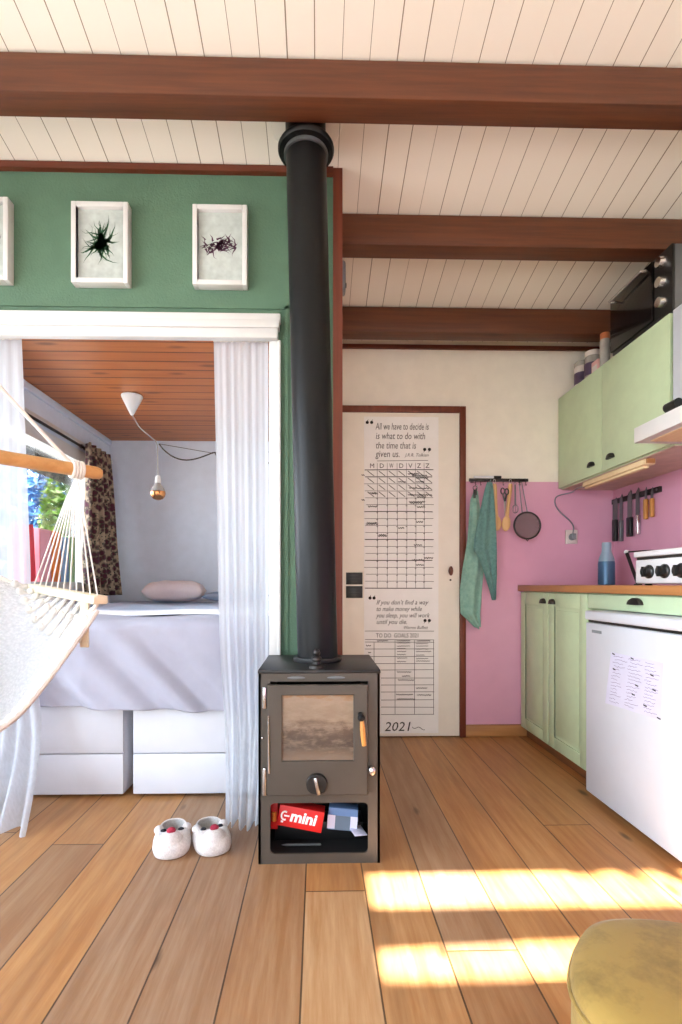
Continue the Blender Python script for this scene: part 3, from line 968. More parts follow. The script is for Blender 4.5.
# ------------------------------------------------------------------ pictures on the green wall
def picture(u0_, u1_, v0_, v1_, label, motif, seed):
    a = atY(u0_, v0_, YP - .04); b = atY(u1_, v1_, YP - .04)
    X0, X1, Z1, Z0 = a.x, b.x, a.z, b.z
    yf, yb_ = YP - .042, YP - .001
    o = thing('picture_frame', ((X0 + X1) / 2, yb_, Z0), label, 'picture', 'framed prints on the green wall')
    w = .019
    m = MB()
    m.box(X0, X0 + w, yf, yb_, Z0, Z1, .002).box(X1 - w, X1, yf, yb_, Z0, Z1, .002)
    m.box(X0 + w, X1 - w, yf, yb_, Z0, Z0 + w, .002).box(X0 + w, X1 - w, yf, yb_, Z1 - w, Z1, .002)
    m.build('frame', 'gloss', o)
    yp = YP - .022
    pr = bx(X0 + w, X1 - w, yp, yp + .004, Z0 + w, Z1 - w).build('print', 'artpaper', o)
    rnd = random.Random(seed)
    cx, czz = (X0 + X1) / 2, (Z0 + Z1) / 2 + .01
    m = MB()
    def spike(x, z, ang, L, w_):
        n = 4
        pts = []
        for i in range(n + 1):
            f = i / n
            pts.append((x + math.cos(ang) * L * f, z + math.sin(ang) * L * f, w_ * (1 - f) ** 1.2))
            ang += rnd.uniform(-.2, .2)
        L_, R_ = [], []
        for (q, s_, ww) in pts:
            nx, nz = -math.sin(ang) * ww, math.cos(ang) * ww
            L_.append((q + nx, yp - .0006, s_ + nz)); R_.append((q - nx, yp - .0006, s_ - nz))
        vs = L_ + R_; k = n + 1
        m.add(vs, [(i, i + 1, k + i + 1, k + i) for i in range(n)])
    lim = .8 * (X1 - X0) / 2
    if motif == 'artgreen':
        for i in range(60):
            spike(cx + rnd.gauss(0, .012), czz + rnd.gauss(0, .014), rnd.uniform(0, 2 * PI), rnd.uniform(.035, .10), rnd.uniform(.002, .0085))
    else:
        for i in range(75):
            q = rnd.gauss(0, .03)
            spike(cx + max(-.06, min(.06, q)), czz + rnd.gauss(0, .012), rnd.uniform(0, 2 * PI), rnd.uniform(.015, .05), rnd.uniform(.0015, .0055))
    m.v = [Vector((max(X0 + w + .004, min(X1 - w - .004, p.x)), p.y, max(Z0 + w + .01, min(Z1 - w - .01, p.z)))) for p in m.v]
    m.build('print_motif', motif, pr)
    return o
picture(71, 128, 201, 283, 'white framed print of a dark green burst on the green wall', 'artgreen', 3)
picture(192.5, 247, 204, 285, 'white framed print of a plum speckled burst on the green wall', 'artpurple', 5)
picture(-46, 8, 196, 280, 'white framed print cut by the left edge of the photo', 'artpurple', 8)

# ------------------------------------------------------------------ sheer curtains in the opening
def curtain(label, xt0, xt1, xm0, xm1, xb0, xb1, folds, seed, ybot):
    rnd = random.Random(seed)
    ph = rnd.uniform(0, 6)
    fr = [(folds * (.8 + .5 * rnd.random()), rnd.uniform(0, 6)) for _ in range(2)]
    def fn(a, b):
        z = 1.93 * (1 - b) + .004
        if b < .5:
            k = b / .5; e0 = xt0 + (xm0 - xt0) * k; e1 = xt1 + (xm1 - xt1) * k
        else:
            k = (b - .5) / .5; k = k * k; e0 = xm0 + (xb0 - xm0) * k; e1 = xm1 + (xb1 - xm1) * k
        x = e0 + (e1 - e0) * a
        amp = .003 + .006 * b
        y = YP + .032 + amp * sum(math.sin(2 * PI * f * a + p) for f, p in fr) / 1.6
        fl = max(0, (b - .8) / .2)
        y += (ybot - (YP + .032)) * fl ** 1.6 + fl * .03 * math.sin(2 * PI * folds * .7 * a + ph)
        z += fl * .012 * (1 + math.sin(9 * a + ph))
        return (x, y, z)
    o = thing('sheer_curtain', ((xt0 + xt1) / 2, YP + .032, 0), label, 'curtain', 'sheer white curtains of the alcove')
    m = MB(); m.sheet(120, 60, fn); m.build('fabric', 'sheer', o, sharp=180)
    m = MB(); m.slab(60, 3, lambda a, b: (xt0 + (xt1 - xt0) * a, YP + .026 + .003 * math.sin(a * 60), 1.90 + .03 * b), .002)
    m.build('heading_tape', 'cord_white', o)
    return o
curtain('sheer white curtain bunched beside the stove at the right of the opening', -.425, -.202, -.405, -.200, -.338, -.215, 6, 2, 1.86)
curtain('sheer white curtain behind the hammock chair at the left photo edge', -1.5, -1.20, -1.5, -1.165, -1.5, -1.05, 8, 4, 1.84)

# ------------------------------------------------------------------ bed in the alcove
DYF = 2.158
def drawer_unit(xa, xb, label):
    o = thing('bed_drawer_unit', ((xa + xb) / 2, 3.05, 0), label, 'drawer unit', 'white drawer units under the bed')
    m = MB()
    m.box(xa, xb, DYF + .02, 3.95, .014, .395, .002)
    m.build('body', 'drawer', o)
    for (z0, z1) in ((.015, .186), (.190, .392)):
        bx(xa, xb, DYF, DYF + .019, z0, z1, bev=.003).build('drawer', 'drawer', o)
    for x in (xa + .03, xb - .07):
        for y in (DYF + .08, 3.85):
            bx(x, x + .04, y, y + .04, 0, .0135).build('leg', 'soot', o)
    return o
drawer_unit(-1.60, -.832, 'left white drawer unit under the bed, next to the hammock chair')
drawer_unit(-.79, -.03, 'right white drawer unit under the bed, beside the stove curtain')
m = MB().box(-1.60, -.03, DYF + .03, 3.98, .397, .70, .04, 3)
mt = m.build('mattress', 'duvetw', None, loc=(-.8, 3.05, .397)); tag(mt, 'thick white mattress under the grey duvet on the drawer units', 'mattress')
m = MB().slab(30, 50, lambda a, b: (-1.595 + 1.56 * a, 2.53 + 1.45 * b, .712 + .055 * (1 - (1 - min(b * 9, 1)) ** 2) + .008 * math.sin(a * 9 + b * 6) * math.sin(b * 8)), .012)
bs = m.build('bed_sheet', 'sheet', None, loc=(-.8, 3.2, .72), sharp=180); tag(bs, 'pale blue sheet spread over the bed towards the pillows', 'sheet')
rd = random.Random(4)
def duvet_fn(a, b):
    # b 0: back edge on the bed, 1: front hem
    x = -1.36 + 1.325 * a
    L = b * .80
    top_len = .32
    fold = .0
    if L < top_len:
        y = 2.50 - L * .95
        z = .745 + .03 * math.sin(min(1, L / .12) * PI / 2)
        if L > top_len - .06:
            z -= .012 * ((L - top_len + .06) / .06) ** 2
    else:
        d = L - top_len
        if d < .08:
            q = d / .08 * PI / 2
            y = 2.172 - .05 * math.sin(q); z = .763 - .05 * (1 - math.cos(q))
        else:
            y = 2.122; z = .713 - (d - .08) * .82
    k = max(0, (L - top_len + .02) / .5)
    inn0 = min(1, max(0, (x + 1.1) / .12)) * min(1, max(0, (-.40 - x) / .1))
    s = a * 1.32 - .42 * k
    wr = math.sin(s * 19) * .5 + math.sin(s * 31 + 1.3) * .35 + math.sin(s * 9 + .4) * .5
    y -= k * (1 - .3 * k) * (.03 + .05 * inn0) * (wr * .8 + .15)
    inn = min(1, max(0, (x + 1.1) / .12)) * min(1, max(0, (-.40 - x) / .1))
    if L >= top_len + .04: y = min(2.132, max(y, 2.119 - .075 * inn))
    if k > .4:
        kk = ((min(k, 1) - .4) / .6) ** 2
        z += kk * (.012 * math.sin(a * 5 + .5) + .1 * max(0, .22 - a))
    z += (1 - min(1, k * 3)) * .006 * math.sin(a * 17 + b * 9)
    return (x, y, z)
dv = thing('duvet', (-.7, 2.3, .76), 'lilac grey duvet hanging in creases over the foot of the bed', 'duvet')
m = MB().slab(150, 90, duvet_fn, .008); m.build('cover', 'duvet', dv, sharp=180)
m = MB().slab(60, 8, lambda a, b: (-1.34 + 1.3 * a, 2.235 + .2 * b + .01 * math.sin(a * 7), .777 + .012 * math.sin(b * PI) + .004 * math.sin(a * 13)), .006)
m.build('lit_turned_edge', 'duvetw', dv, sharp=180).__setitem__('label', 'turned-back edge, white as if sunlit')  # sunlit white of the fold put into its cloth colour
def pillow(c, size, rz, mat, label, seed):
    o = thing('pillow', c, label, 'pillow'); o['_base'] = (0, 0, 0); o.rotation_euler = (0, 0, rz)
    rnd = random.Random(seed); ph = [rnd.uniform(0, 6) for _ in range(4)]
    m = MB()
    n = 26
    for sgn in (1, -1):
        def fn(a, b):
            x, y = 2 * a - 1, 2 * b - 1
            k = (max(0, 1 - abs(x) ** 3.2) * max(0, 1 - abs(y) ** 3.2)) ** .36
            pull = 1 - .07 * (1 - abs(x) ** 2) * abs(y) ** 3
            pulx = 1 - .07 * (1 - abs(y) ** 2) * abs(x) ** 3
            z = sgn * size[2] / 2 * k * (1 + .08 * math.sin(7 * x + ph[0]) * math.sin(6 * y + ph[1])) + size[2] / 2
            z = max(0.002 * (sgn > 0), z)
            return (x * size[0] / 2 * pulx, y * size[1] / 2 * pull, z)
        m.sheet(n, n, fn)
    m.build('cushion', mat, o, sharp=180)
    bx(-size[0] * .3, size[0] * .3, -size[1] / 2 + .008, -size[1] / 2 + .02, size[2] / 2 - .003, size[2] / 2 + .003).build('seam', mat, o)
    return o
pillow((-1.05, 3.72, .79), (.42, .32, .15), .12, 'pillow', 'blush pink pillow lying at the head of the bed', 1)
pillow((-.60, 3.74, .79), (.44, .36, .075), -.05, 'pillowb', 'flat slate blue pillow right of the blush one', 2)

# ------------------------------------------------------------------ floral curtain
def floral(a, b):
    z = 1.895 - 1.06 * b
    w = .36 + .05 * b
    y = 3.84 - w + w * a + .01 * math.sin(b * 7)
    x = BXL + .088 + .01 * b + (.028 + .022 * b) * math.sin(a * 2 * PI * 4.5 + .6) + .06 * b * a
    return (x, y, z)
fc = thing('floral_curtain', (BXL + .06, 3.6, .83), 'dark red and beige floral curtain bunched beside the alcove window', 'curtain')
MB().slab(90, 30, floral, .003).build('fabric', 'floral', fc, sharp=180)
for k in range(7):
    y = 3.5 + .055 * k
    MB().tube([(BXL + .045 + .013 * math.cos(q), y, 1.87 + .013 * math.sin(q)) for q in [2 * PI * i / 12 for i in range(12)]], .002, 6, closed=True).build('ring', 'iron', fc)

# ------------------------------------------------------------------ folders on the window sill
fy = 2.86
for (w_, h_, mat, nm, tilt) in ((.085, .325, 'redp', 'red folder leaning at the left end of the alcove window sill', .09), (.13, .315, 'pink', 'pink folder between the red and orange ones on the sill', 0), (.11, .315, 'orange', 'orange folder on the sill behind the hammock strings', 0), (.10, .29, 'skyb', 'pale blue folder on the sill behind the hammock strings', 0), (.08, .30, 'lime', 'pale green folder at the right end of the row on the sill', 0)):
    o = thing('folder', (BXL + .0, fy + w_ / 2, WZ0), nm, 'folder', 'coloured folders on the window sill')
    o['_base'] = (0, 0, 0)
    o.rotation_euler = (tilt, 0, 0)
    m = MB()
    m.box(-.03, .044, -w_ / 2, -w_ / 2 + .003, 0, h_).box(-.03, .044, w_ / 2 - .003, w_ / 2, 0, h_).box(.041, .044, -w_ / 2, w_ / 2, 0, h_, .001)
    m.build('cover', mat, o)
    bx(-.028, .04, -w_ / 2 + .004, w_ / 2 - .004, .004, h_ - .012).build('pages', 'paper', o)
    fy += w_ + .004 + (.03 if tilt else 0)

# ------------------------------------------------------------------ alcove pendant lamp
pb = atY(132, 411, 3.1)
lp = thing('pendant_lamp', (pb.x, 3.1, BZC), 'white pendant lamp with bare copper bulb hanging in the alcove', 'lamp')
m = MB().lathe([(.0001, BZC - .002), (.062, BZC - .002), (.064, BZC - .008), (.061, BZC - .016), (.012, BZC - .115), (.008, BZC - .122), (.0001, BZC - .122)], (pb.x, 3.1, 0), 'Z', 32)
m.build('ceiling_cup', 'lampwhite', lp)
kn = atY(157, 444, 3.1); bt = atY(158, 476, 3.1)
m = MB()
m.soft([(pb.x, 3.1, BZC - .12), (pb.x + .02, 3.1, BZC - .15), (pb.x + .05, 3.1, BZC - .20), (kn.x - .03, 3.1, kn.z + .035), (kn.x, 3.1, kn.z), (kn.x + .004, 3.1, (kn.z + bt.z) / 2), (bt.x, 3.1, bt.z)], .0036, 8)
m.build('cable', 'cement', lp)
m = MB().lathe([(.004, .0), (.013, -.004), (.016, -.02), (.018, -.045), (.016, -.048)], (bt.x, 3.1, bt.z + .004), 'Z', 20)
m.build('lampholder', 'lampwhite', lp)
zb = bt.z - .04
bl = MB().lathe([(.014, 0), (.020, -.014), (.034, -.034), (.044, -.056)], (bt.x, 3.1, zb), 'Z', 28).build('bulb', 'cement', lp)
MB().lathe([(.044, -.056), (.046, -.068), (.042, -.084), (.030, -.1), (.014, -.107), (.0001, -.109)], (bt.x, 3.1, zb), 'Z', 28).build('mirror_cap', 'copper', bl)
e1 = atY(212, 453, 3.25)
cb = thing('swag_cable', (kn.x, 3.1, kn.z), 'thin dark cable swagging from the pendant lamp towards the right curtain', 'cable')
a = Vector((kn.x + .012, 3.102, kn.z + .002)); b = e1
m = MB().tube([a + (b - a) * (i / 14) + Vector((0, 0, -.075 * math.sin(PI * (i / 14) ** .8))) for i in range(15)], .0042, 8)
m.tube([b, b + Vector((.02, 0, .004)), b + Vector((.035, 0, -.03)), b + Vector((.07, .02, -.06)), Vector((BXR - .004, 3.3, b.z - .05))], .0055, 8)
m.build('cable', 'black', cb)
MB().tube([a, b], .0018, 6).tube([b, Vector((BXR - .002, 3.3, b.z + .03))], .0018, 6).build('tie_string', 'iron', cb)
MB().lathe([(.0001, 0), (.009, 0), (.009, -.012), (.0001, -.013)], (BXR, 3.3, b.z + .03), 'X', 12).build('wall_hook', 'iron', cb)

# ------------------------------------------------------------------ hammock chair
T = Vector((-.682, 1.43, 1.236)); d = Vector((-.68, -.73, 0)).normalized()
hc = thing('hammock_chair', (-.966, 1.12, .45), 'white cotton hammock chair with wooden spreader bar hanging at the left', 'hammock chair')
m = MB(); A = T - d * .07; B = T + d * .90
m.tube([A, A + d * .006, A + d * .02, B - d * .02, B], [.012, .0165, .0185, .0185, .012], 16)
m.build('spreader_bar', 'dowel', hc)
C = T + d * .42; Hn = Vector((C.x, C.y, 1.645))
T2 = T + d * .84
m = MB()
m.tube([T + Vector((0, 0, .0)), T + (Hn - T) * .5 + Vector((0, 0, -.004)), Hn], .0055, 8)
m.tube([T2, T2 + (Hn - T2) * .5, Hn], .0055, 8)
m.tube([Hn, Vector((C.x, C.y, 2.2)), Vector((C.x, C.y, cz(C.y) - .02))], .0065, 8)
for P in (T, T2):
    for k in range(4):
        off = d * (.0085 * (k - 1.5))
        m.tube([P + off + Vector((-d.y * .0225 * math.cos(q), d.x * .0225 * math.cos(q), .0225 * math.sin(q))) for q in [2 * PI * i / 14 for i in range(14)]], .0042, 6, closed=True)
m.build('rope', 'cord_white', hc)
m = MB().lathe([(.0001, 0), (.03, 0), (.03, -.008), (.008, -.012), (.006, -.035), (.0001, -.036)], (C.x, C.y, cz(C.y) + .001), 'Z', 16)
m.build('ceiling_hook', 'iron', hc)
Rr = Vector((-.600, 1.40, .868)); Lr = Vector((-.931, 1.65, .902))
def arm(off):
    P, Q = Rr + off, Lr + off
    m = MB()
    ax = (P - Q).normalized(); sd = Vector((0, 0, 1)).cross(ax).normalized()
    X = Matrix((( ax.x, sd.x, 0, 0), (ax.y, sd.y, 0, 0), (ax.z, 0, 1, 0), (0, 0, 0, 1)))
    m.M = Matrix.Translation((P + Q) / 2) @ X
    L = (P - Q).length
    m.box(-L / 2, L / 2, -.022, .022, -.012, .012, .005)
    m.build('armrest', 'arm', hc)
off2 = d * .86
for off in (Vector((0, 0, 0)), off2):
    arm(off)
def net(s_, t_):
    """s_: 0 front lip .. 1 top of the back; t_: across between the armrests"""
    prof = [(0, .52), (.06, .495), (.15, .475), (.26, .475), (.35, .53), (.405, .65), (.43, .78), (.45, .92), (.47, 1.06)]
    f = s_ * (len(prof) - 1); i = min(int(f), len(prof) - 2); k = f - i
    bk = prof[i][0] + (prof[i + 1][0] - prof[i][0]) * k
    zc = prof[i][1] + (prof[i + 1][1] - prof[i][1]) * k
    back = (Lr - Rr); back.z = 0; back.normalize()
    e = abs(2 * t_ - 1)
    pw = 2.5 if zc < .85 else 1.6
    za = .835 + .055 * s_
    z = zc + (za - zc) * e ** pw
    bk2 = bk + (.02 + .37 * s_ - bk) * e ** 3
    # sling pulls inward a little under the arms
    tt = .5 + (t_ - .5) * (1 - .05 * math.sin(PI * min(1, 2 * (1 - e))))
    p = Vector((Rr.x, Rr.y, 0)) + d * (.86 * tt) + back * bk2
    return (p.x, p.y, z)
m = MB().slab(60, 50, lambda a, b: net(b, a), .006); m.build('net_seat', 'net', hc, sharp=180)
m = MB()
for q in range(7):
    pts = [Vector(net(.018 * q, i / 90)) + Vector((0, 0, .004)) for i in range(91)]
    m.tube([p + Vector((0, 0, .003 * (i % 2))) for i, p in enumerate(pts)], [.0072 + .0016 * ((i + q) % 2) for i in range(91)], 7)
pts = [Vector(net(1, i / 40)) for i in range(41)]
m.tube(pts, .008, 8)
m.build('selvage_cord', 'cord_white', hc)
for (off, P, tt) in ((Vector((0, 0, 0)), T, 0.), (off2, T2, 1.)):
    m = MB()
    for k in range(11):
        f = (k + .5) / 11
        a = Rr + off + (Lr - Rr) * f
        m.tube([P + Vector((0, 0, -.02)), P + (a - P) * .25 + Vector((0, 0, -.0)), a + Vector((0, 0, .012))], .0023, 6)
    m.build('suspension_string', 'cord_white', hc)
for (off, tt) in ((Vector((0, 0, 0)), 0.), (off2, 1.)):
    m = MB()
    for k in range(10):
        f = (k + .5) / 10
        a = Rr + off + (Lr - Rr) * f + Vector((0, 0, -.012))
        b_ = Vector(net(f, .05 if tt < .5 else .95))
        mid = (a + b_) / 2
        m.tube([a, mid, b_], [.006, .0065, .008], 8)
        m.ellipsoid(mid + Vector((0, 0, .006)), (.0115, .0115, .012), 10, 6)
        m.ellipsoid(b_ + Vector((0, 0, .008)), (.011, .011, .012), 10, 6)
    m.build('knotted_cord', 'cord_white', hc)
sp = Vector((-.655, 1.42, .862))
m = MB().box(sp.x - .012, sp.x + .012, sp.y - .004, sp.y + .004, .735, .862, .002)
m.build('webbing_strap', 'arm', hc)

# ------------------------------------------------------------------ slippers
def slipper(c, rz, label, side):
    o = thing('slipper', c, label, 'slipper', 'plush animal slippers'); o['_base'] = (0, 0, 0); o.rotation_euler = (0, 0, rz); o.scale = (1.04, .9, .95)
    n = 40
    def outline(a, sx, sy):
        # toe at -y
        w = 1 + .10 * (-math.sin(a)) + .0
        return (sx * 1.05 * w * math.copysign(abs(math.cos(a)) ** .8, math.cos(a)), sy * math.copysign(abs(math.sin(a)) ** .85, math.sin(a)))
    rings = []
    for (sx, sy, z, cy) in ((.046, .095, .0, 0), (.055, .105, .006, 0), (.058, .109, .022, 0), (.056, .106, .040, 0), (.051, .097, .054, .002), (.046, .080, .062, .012), (.041, .060, .066, .028), (.036, .050, .064, .034), (.034, .047, .056, .035), (.036, .050, .03, .032), (.034, .048, .018, .032)):
        rings.append([(*(lambda q: (q[0], q[1] + cy))(outline(2 * PI * k / n, sx, sy)), z) for k in range(n)])
    m = MB()
    vs = [p for r in rings[:8] for p in r]
    fs = [(j * n + i, j * n + (i + 1) % n, (j + 1) * n + (i + 1) % n, (j + 1) * n + i) for j in range(7) for i in range(n)]
    fs.append(tuple(range(n - 1, -1, -1)))
    m.add(vs, fs); m.build('upper', 'fleece', o, sharp=180)
    m = MB(); vs = [p for r in rings[7:] for p in r]
    fs = [(j * n + i, j * n + (i + 1) % n, (j + 1) * n + (i + 1) % n, (j + 1) * n + i) for j in range(3) for i in range(n)]
    fs.append(tuple(3 * n + k for k in range(n)))
    m.add(vs, fs); m.build('lining', 'fleecein', o, sharp=180)
    m = MB().ellipsoid((0, -.062, .052), (.039, .036, .031), 20, 12); m.build('muzzle', 'fleece', o, sharp=180)
    m = MB().ellipsoid((0, -.058, .085), (.0145, .013, .012), 16, 10); m.build('nose', 'nose', o, sharp=180).__setitem__('label', 'dark pink nose')
    for s in (-1, 1):
        m = MB().ellipsoid((s * .028, -.012, .066), (.010, .009, .007), 12, 8); m.build('eye', 'eye', o, sharp=180)
        m = MB().ellipsoid((s * .045, .018, .058), (.016, .026, .013), 12, 8); m.build('ear', 'fleece', o, sharp=180)
    m = MB().tube([(-.018, -.083, .054), (-.008, -.091, .047), (0, -.09, .050), (.008, -.091, .047), (.018, -.083, .054)], .0016, 6)
    m.build('mouth_stitch', 'inkp', o)
slipper((-.505, 1.752, 0), .2, 'left cream plush slipper with dark pink nose on the floor', -1)
slipper((-.374, 1.765, 0), .42, 'right cream plush slipper, nearer the curtain, with dark pink nose', 1)

# ------------------------------------------------------------------ mustard pouf
pf = thing('pouf', (.547, .688, 0), 'round mustard velvet pouf cut by the bottom right corner', 'pouf')
def wb(a, i): return 1 + .018 * math.cos(6 * a + .6)
R_ = .172
PC = (.547, .688, 0)
m = MB().lathe([(.0001, .004), (R_ - .03, .004), (R_ - .004, .02), (R_ + .002, .06), (R_ + .004, .15), (R_ + .002, .285), (R_, .307)], PC, 'Z', 72, wb)
m.build('side', 'velvet', pf)
m = MB().lathe([(R_ - .004, .307), (R_ + .003, .311), (R_ + .004, .319), (R_ - .002, .331), (R_ - .018, .340), (R_ - .05, .346), (.08, .351), (.04, .352), (.0001, .351)], PC, 'Z', 72, wb)
m.build('cushion_top', 'velvet', pf, sharp=180)
pp = [(PC[0] + (R_ + .004) * wb(q, 0) * math.cos(q), PC[1] + (R_ + .004) * wb(q, 0) * math.sin(q), .309) for q in [2 * PI * k / 72 for k in range(72)]]
MB().tube(pp, .004, 8, closed=True).build('piping', 'velvet', pf)

# ------------------------------------------------------------------ kitchen, lower run
CX = 1.222
def cup_handle(p, parent, w=.04, nrm=-1):
    """half-moon cup pull on a face whose normal is -X"""
    m = MB()
    def half(k, h): return [(k * w / 2 * math.cos(PI * i / 14), h * k * math.sin(PI * i / 14)) for i in range(15)]
    layers = [(1., 0.), (.98, .010), (.88, .016), (.6, .020)]
    for (k0, x0), (k1, x1) in zip(layers, layers[1:]):
        A_, B_ = half(k0, .027), half(k1, .027)
        vs = [(p[0] + nrm * x0, p[1] + q[0], p[2] - .011 + q[1]) for q in A_] + [(p[0] + nrm * x1, p[1] + q[0], p[2] - .011 + q[1]) for q in B_]
        n = 15
        fs = [(i, (i + 1) % n, n + (i + 1) % n, n + i) for i in range(n)] + [tuple(range(n - 1, -1, -1)), tuple(range(n, 2 * n))]
        m.add(vs, fs)
    return m.build('handle', 'iron', parent)
bc = thing('base_cabinet', (CX + .25, 2.63, 0), 'mint green base cabinet with two panelled doors by the far wall', 'cabinet')
m = MB()
m.box(CX + .02, XR - .012, 2.24, 2.985, .06, .872, .0)
m.build('body', 'mint', bc)
bx(CX + .035, CX + .05, 2.24, 2.985, 0, .06).build('plinth', 'plinth', bc)
def panel_door(y0, y1, z0, z1, parent, x=CX):
    m = MB()
    f = .062
    m.box(x, x + .019, y0, y0 + f, z0, z1, .002).box(x, x + .019, y1 - f, y1, z0, z1, .002)
    m.box(x, x + .019, y0 + f, y1 - f, z0, z0 + f, .002).box(x, x + .019, y0 + f, y1 - f, z1 - f * 1.1, z1, .002)
    m.box(x + .006, x + .017, y0 + f, y1 - f, z0 + f, z1 - f)
    m.box(x + .004, x + .012, y0 + f + .018, y1 - f - .018, z0 + f + .018, z1 - f * 1.1 - .018, .004)
    return m.build('door', 'mint', parent)
for (y0, y1, hy) in ((2.625, 2.98, 2.675), (2.245, 2.62, 2.57)):
    dd = panel_door(y0, y1, .062, .868, bc)
    cup_handle((CX, hy, .822), dd, .052)
du = thing('drawer_cabinet', (CX + .25, 1.7, .78), 'mint green drawer front above the white fridge', 'cabinet')
bx(CX + .02, XR - .012, 1.25, 2.236, .81, .872).build('body', 'mintd', du)
df = bx(CX, CX + .019, 1.5, 2.236, .806, .868, bev=.002).build('drawer', 'mintd', du)
cup_handle((CX, 1.89, .845), df, .085)
wt = MB().box(1.205, XR - .01, 1.2, 2.99, .874, .909, .004)
w_ = wt.build('worktop', 'worktop', None, loc=(1.5, 2.1, .874)); tag(w_, 'oak worktop running along the right wall over mint cabinets', 'worktop')

# fridge
FX = 1.144
fg = thing('fridge', (1.43, 1.83, 0), 'white under-counter fridge below the mint drawer front', 'fridge')
m = MB().box(FX + .05, XR - .012, 1.56, 2.105, .03, .755, .004)
m.build('body', 'fridge', fg)
bx(FX, FX + .046, 1.55, 2.11, .035, .752, bev=.006).build('door', 'fridge', fg)
m = MB().box(FX - .004, XR - .012, 1.55, 2.112, .763, .802, .008, 3)
m.build('lid', 'fridge', fg)
bx(FX + .01, FX + .05, 1.555, 2.105, .753, .762).build('gasket', 'black', fg)
for y in (1.6, 2.06):
    MB().lathe([(.018, 0), (.018, .03), (.0001, .03)], (FX + .08, y, 0), 'Z', 16).build('foot', 'black', fg)
bx(FX - .001, FX, 1.99, 2.06, .712, .724).build('maker_plate', 'greyp', fg)
def fpt(u, v):
    p = atX(u, v, FX - .0012); return p.y, p.z
ny0, nz0 = fpt(608, 652); ny1, nz1 = fpt(662, 721)
nt = thing('paper_note', (FX, (ny0 + ny1) / 2, nz1), 'handwritten white note stuck on the white fridge door', 'note')
q = [fpt(611, 652), fpt(663, 663), fpt(660, 720), fpt(605, 703)]
MB().add([(FX - .0008, *p) for p in q] + [(FX - .0002, *p) for p in q], [(0, 1, 2, 3), (7, 6, 5, 4), (0, 4, 5, 1), (1, 5, 6, 2), (2, 6, 7, 3), (3, 7, 4, 0)]).build('paper', 'paperb', nt)
def qp(a, b):
    y = (q[0][0] * (1 - a) + q[1][0] * a) * (1 - b) + (q[3][0] * (1 - a) + q[2][0] * a) * b
    z = (q[0][1] * (1 - a) + q[1][1] * a) * (1 - b) + (q[3][1] * (1 - a) + q[2][1] * a) * b
    return y, z
rn_ = random.Random(11)
m = MB(); mk_ = MB()
def fl_rib(mb, pts, w, x):
    for (a, b) in zip(pts, pts[1:]):
        dy, dz = b[0] - a[0], b[1] - a[1]; L = math.hypot(dy, dz) or 1e-6
        ny, nz = -dz / L * w / 2, dy / L * w / 2
        mb.add([(x, a[0] - ny, a[1] - nz), (x, b[0] - ny, b[1] - nz), (x, b[0] + ny, b[1] + nz), (x, a[0] + ny, a[1] + nz)], [(0, 1, 2, 3)])
for r in range(15):
    for c_ in range(3):
        a0 = .05 + c_ * .32 + rn_.uniform(0, .05); a1 = a0 + rn_.uniform(.12, .26)
        b0 = .06 + r * .062
        n = 9
        fl_rib(m, [qp(a0 + (a1 - a0) * i / n, b0 + rn_.uniform(-.014, .014)) for i in range(n + 1)], .0013, FX - .0012)
for (a, b) in ((.03, .02), (.42, .03), (.08, .3), (.55, .5), (.5, .68), (.72, .82), (.95, .97), (.8, .25), (.85, .5)):
    fl_rib(mk_, [qp(a, b), qp(a + .06, b + .015)], .005, FX - .0014)
m.build('handwriting', 'inkp', nt); mk_.build('bold_mark', 'ink', nt)

# cooker on the worktop
ck = thing('tabletop_cooker', (1.5, 1.75, .909), 'white tabletop cooker with black knobs standing on the oak worktop', 'cooker')
m = MB().box(1.30, 1.74, 1.48, 2.02, .915, 1.012, .008, 3)
m.build('body', 'enamel', ck)
m = MB().box(1.295, 1.745, 1.475, 2.025, 1.022, 1.045, .006, 3)
m.build('lid', 'enamel', ck)
bx(1.305, 1.735, 1.485, 2.015, 1.011, 1.023).build('gap_seal', 'black', ck)
for y in (1.93, 1.842, 1.754, 1.666):
    m = MB().lathe([(.0001, 0), (.027, 0), (.027, -.006), (.022, -.010), (.019, -.026), (.0001, -.028)], (1.30, y, .962), 'X', 24)
    m.box(1.268, 1.276, y - .005, y + .005, .942, .982, .002)
    m.build('knob', 'black', ck)
for (x, y) in ((1.33, 1.98), (1.7, 1.98), (1.33, 1.52), (1.7, 1.52)):
    MB().lathe([(.014, .909), (.012, .916), (.0001, .916)], (x, y, 0), 'Z', 12).build('foot', 'black', ck)
# rod beside the cooker
ra = atX(638, 580, 1.62); rb = atX(626.5, 552, 1.62)
rd_ = thing('slanted_rod', (1.62, ra.y, .909), 'dark slanting rod with a white tip beside the white cooker', 'rod')
m = MB().tube([(1.62, ra.y, .912), rb], [.008, .009], 12); m.build('shaft', 'iron', rd_)
m = MB().ellipsoid(rb, (.013, .013, .011), 14, 8); m.build('tip', 'enamel', rd_).__setitem__('label', 'white tip')
m = MB().tube([rb, rb + Vector((.04, -.12, .0)), (1.66, rb.y - .22, rb.z - .01)], .004, 8); m.build('arm', 'iron', rd_)
MB().lathe([(.02, .909), (.018, .916), (.0001, .917)], (1.62, ra.y, 0), 'Z', 16).build('base', 'iron', rd_)
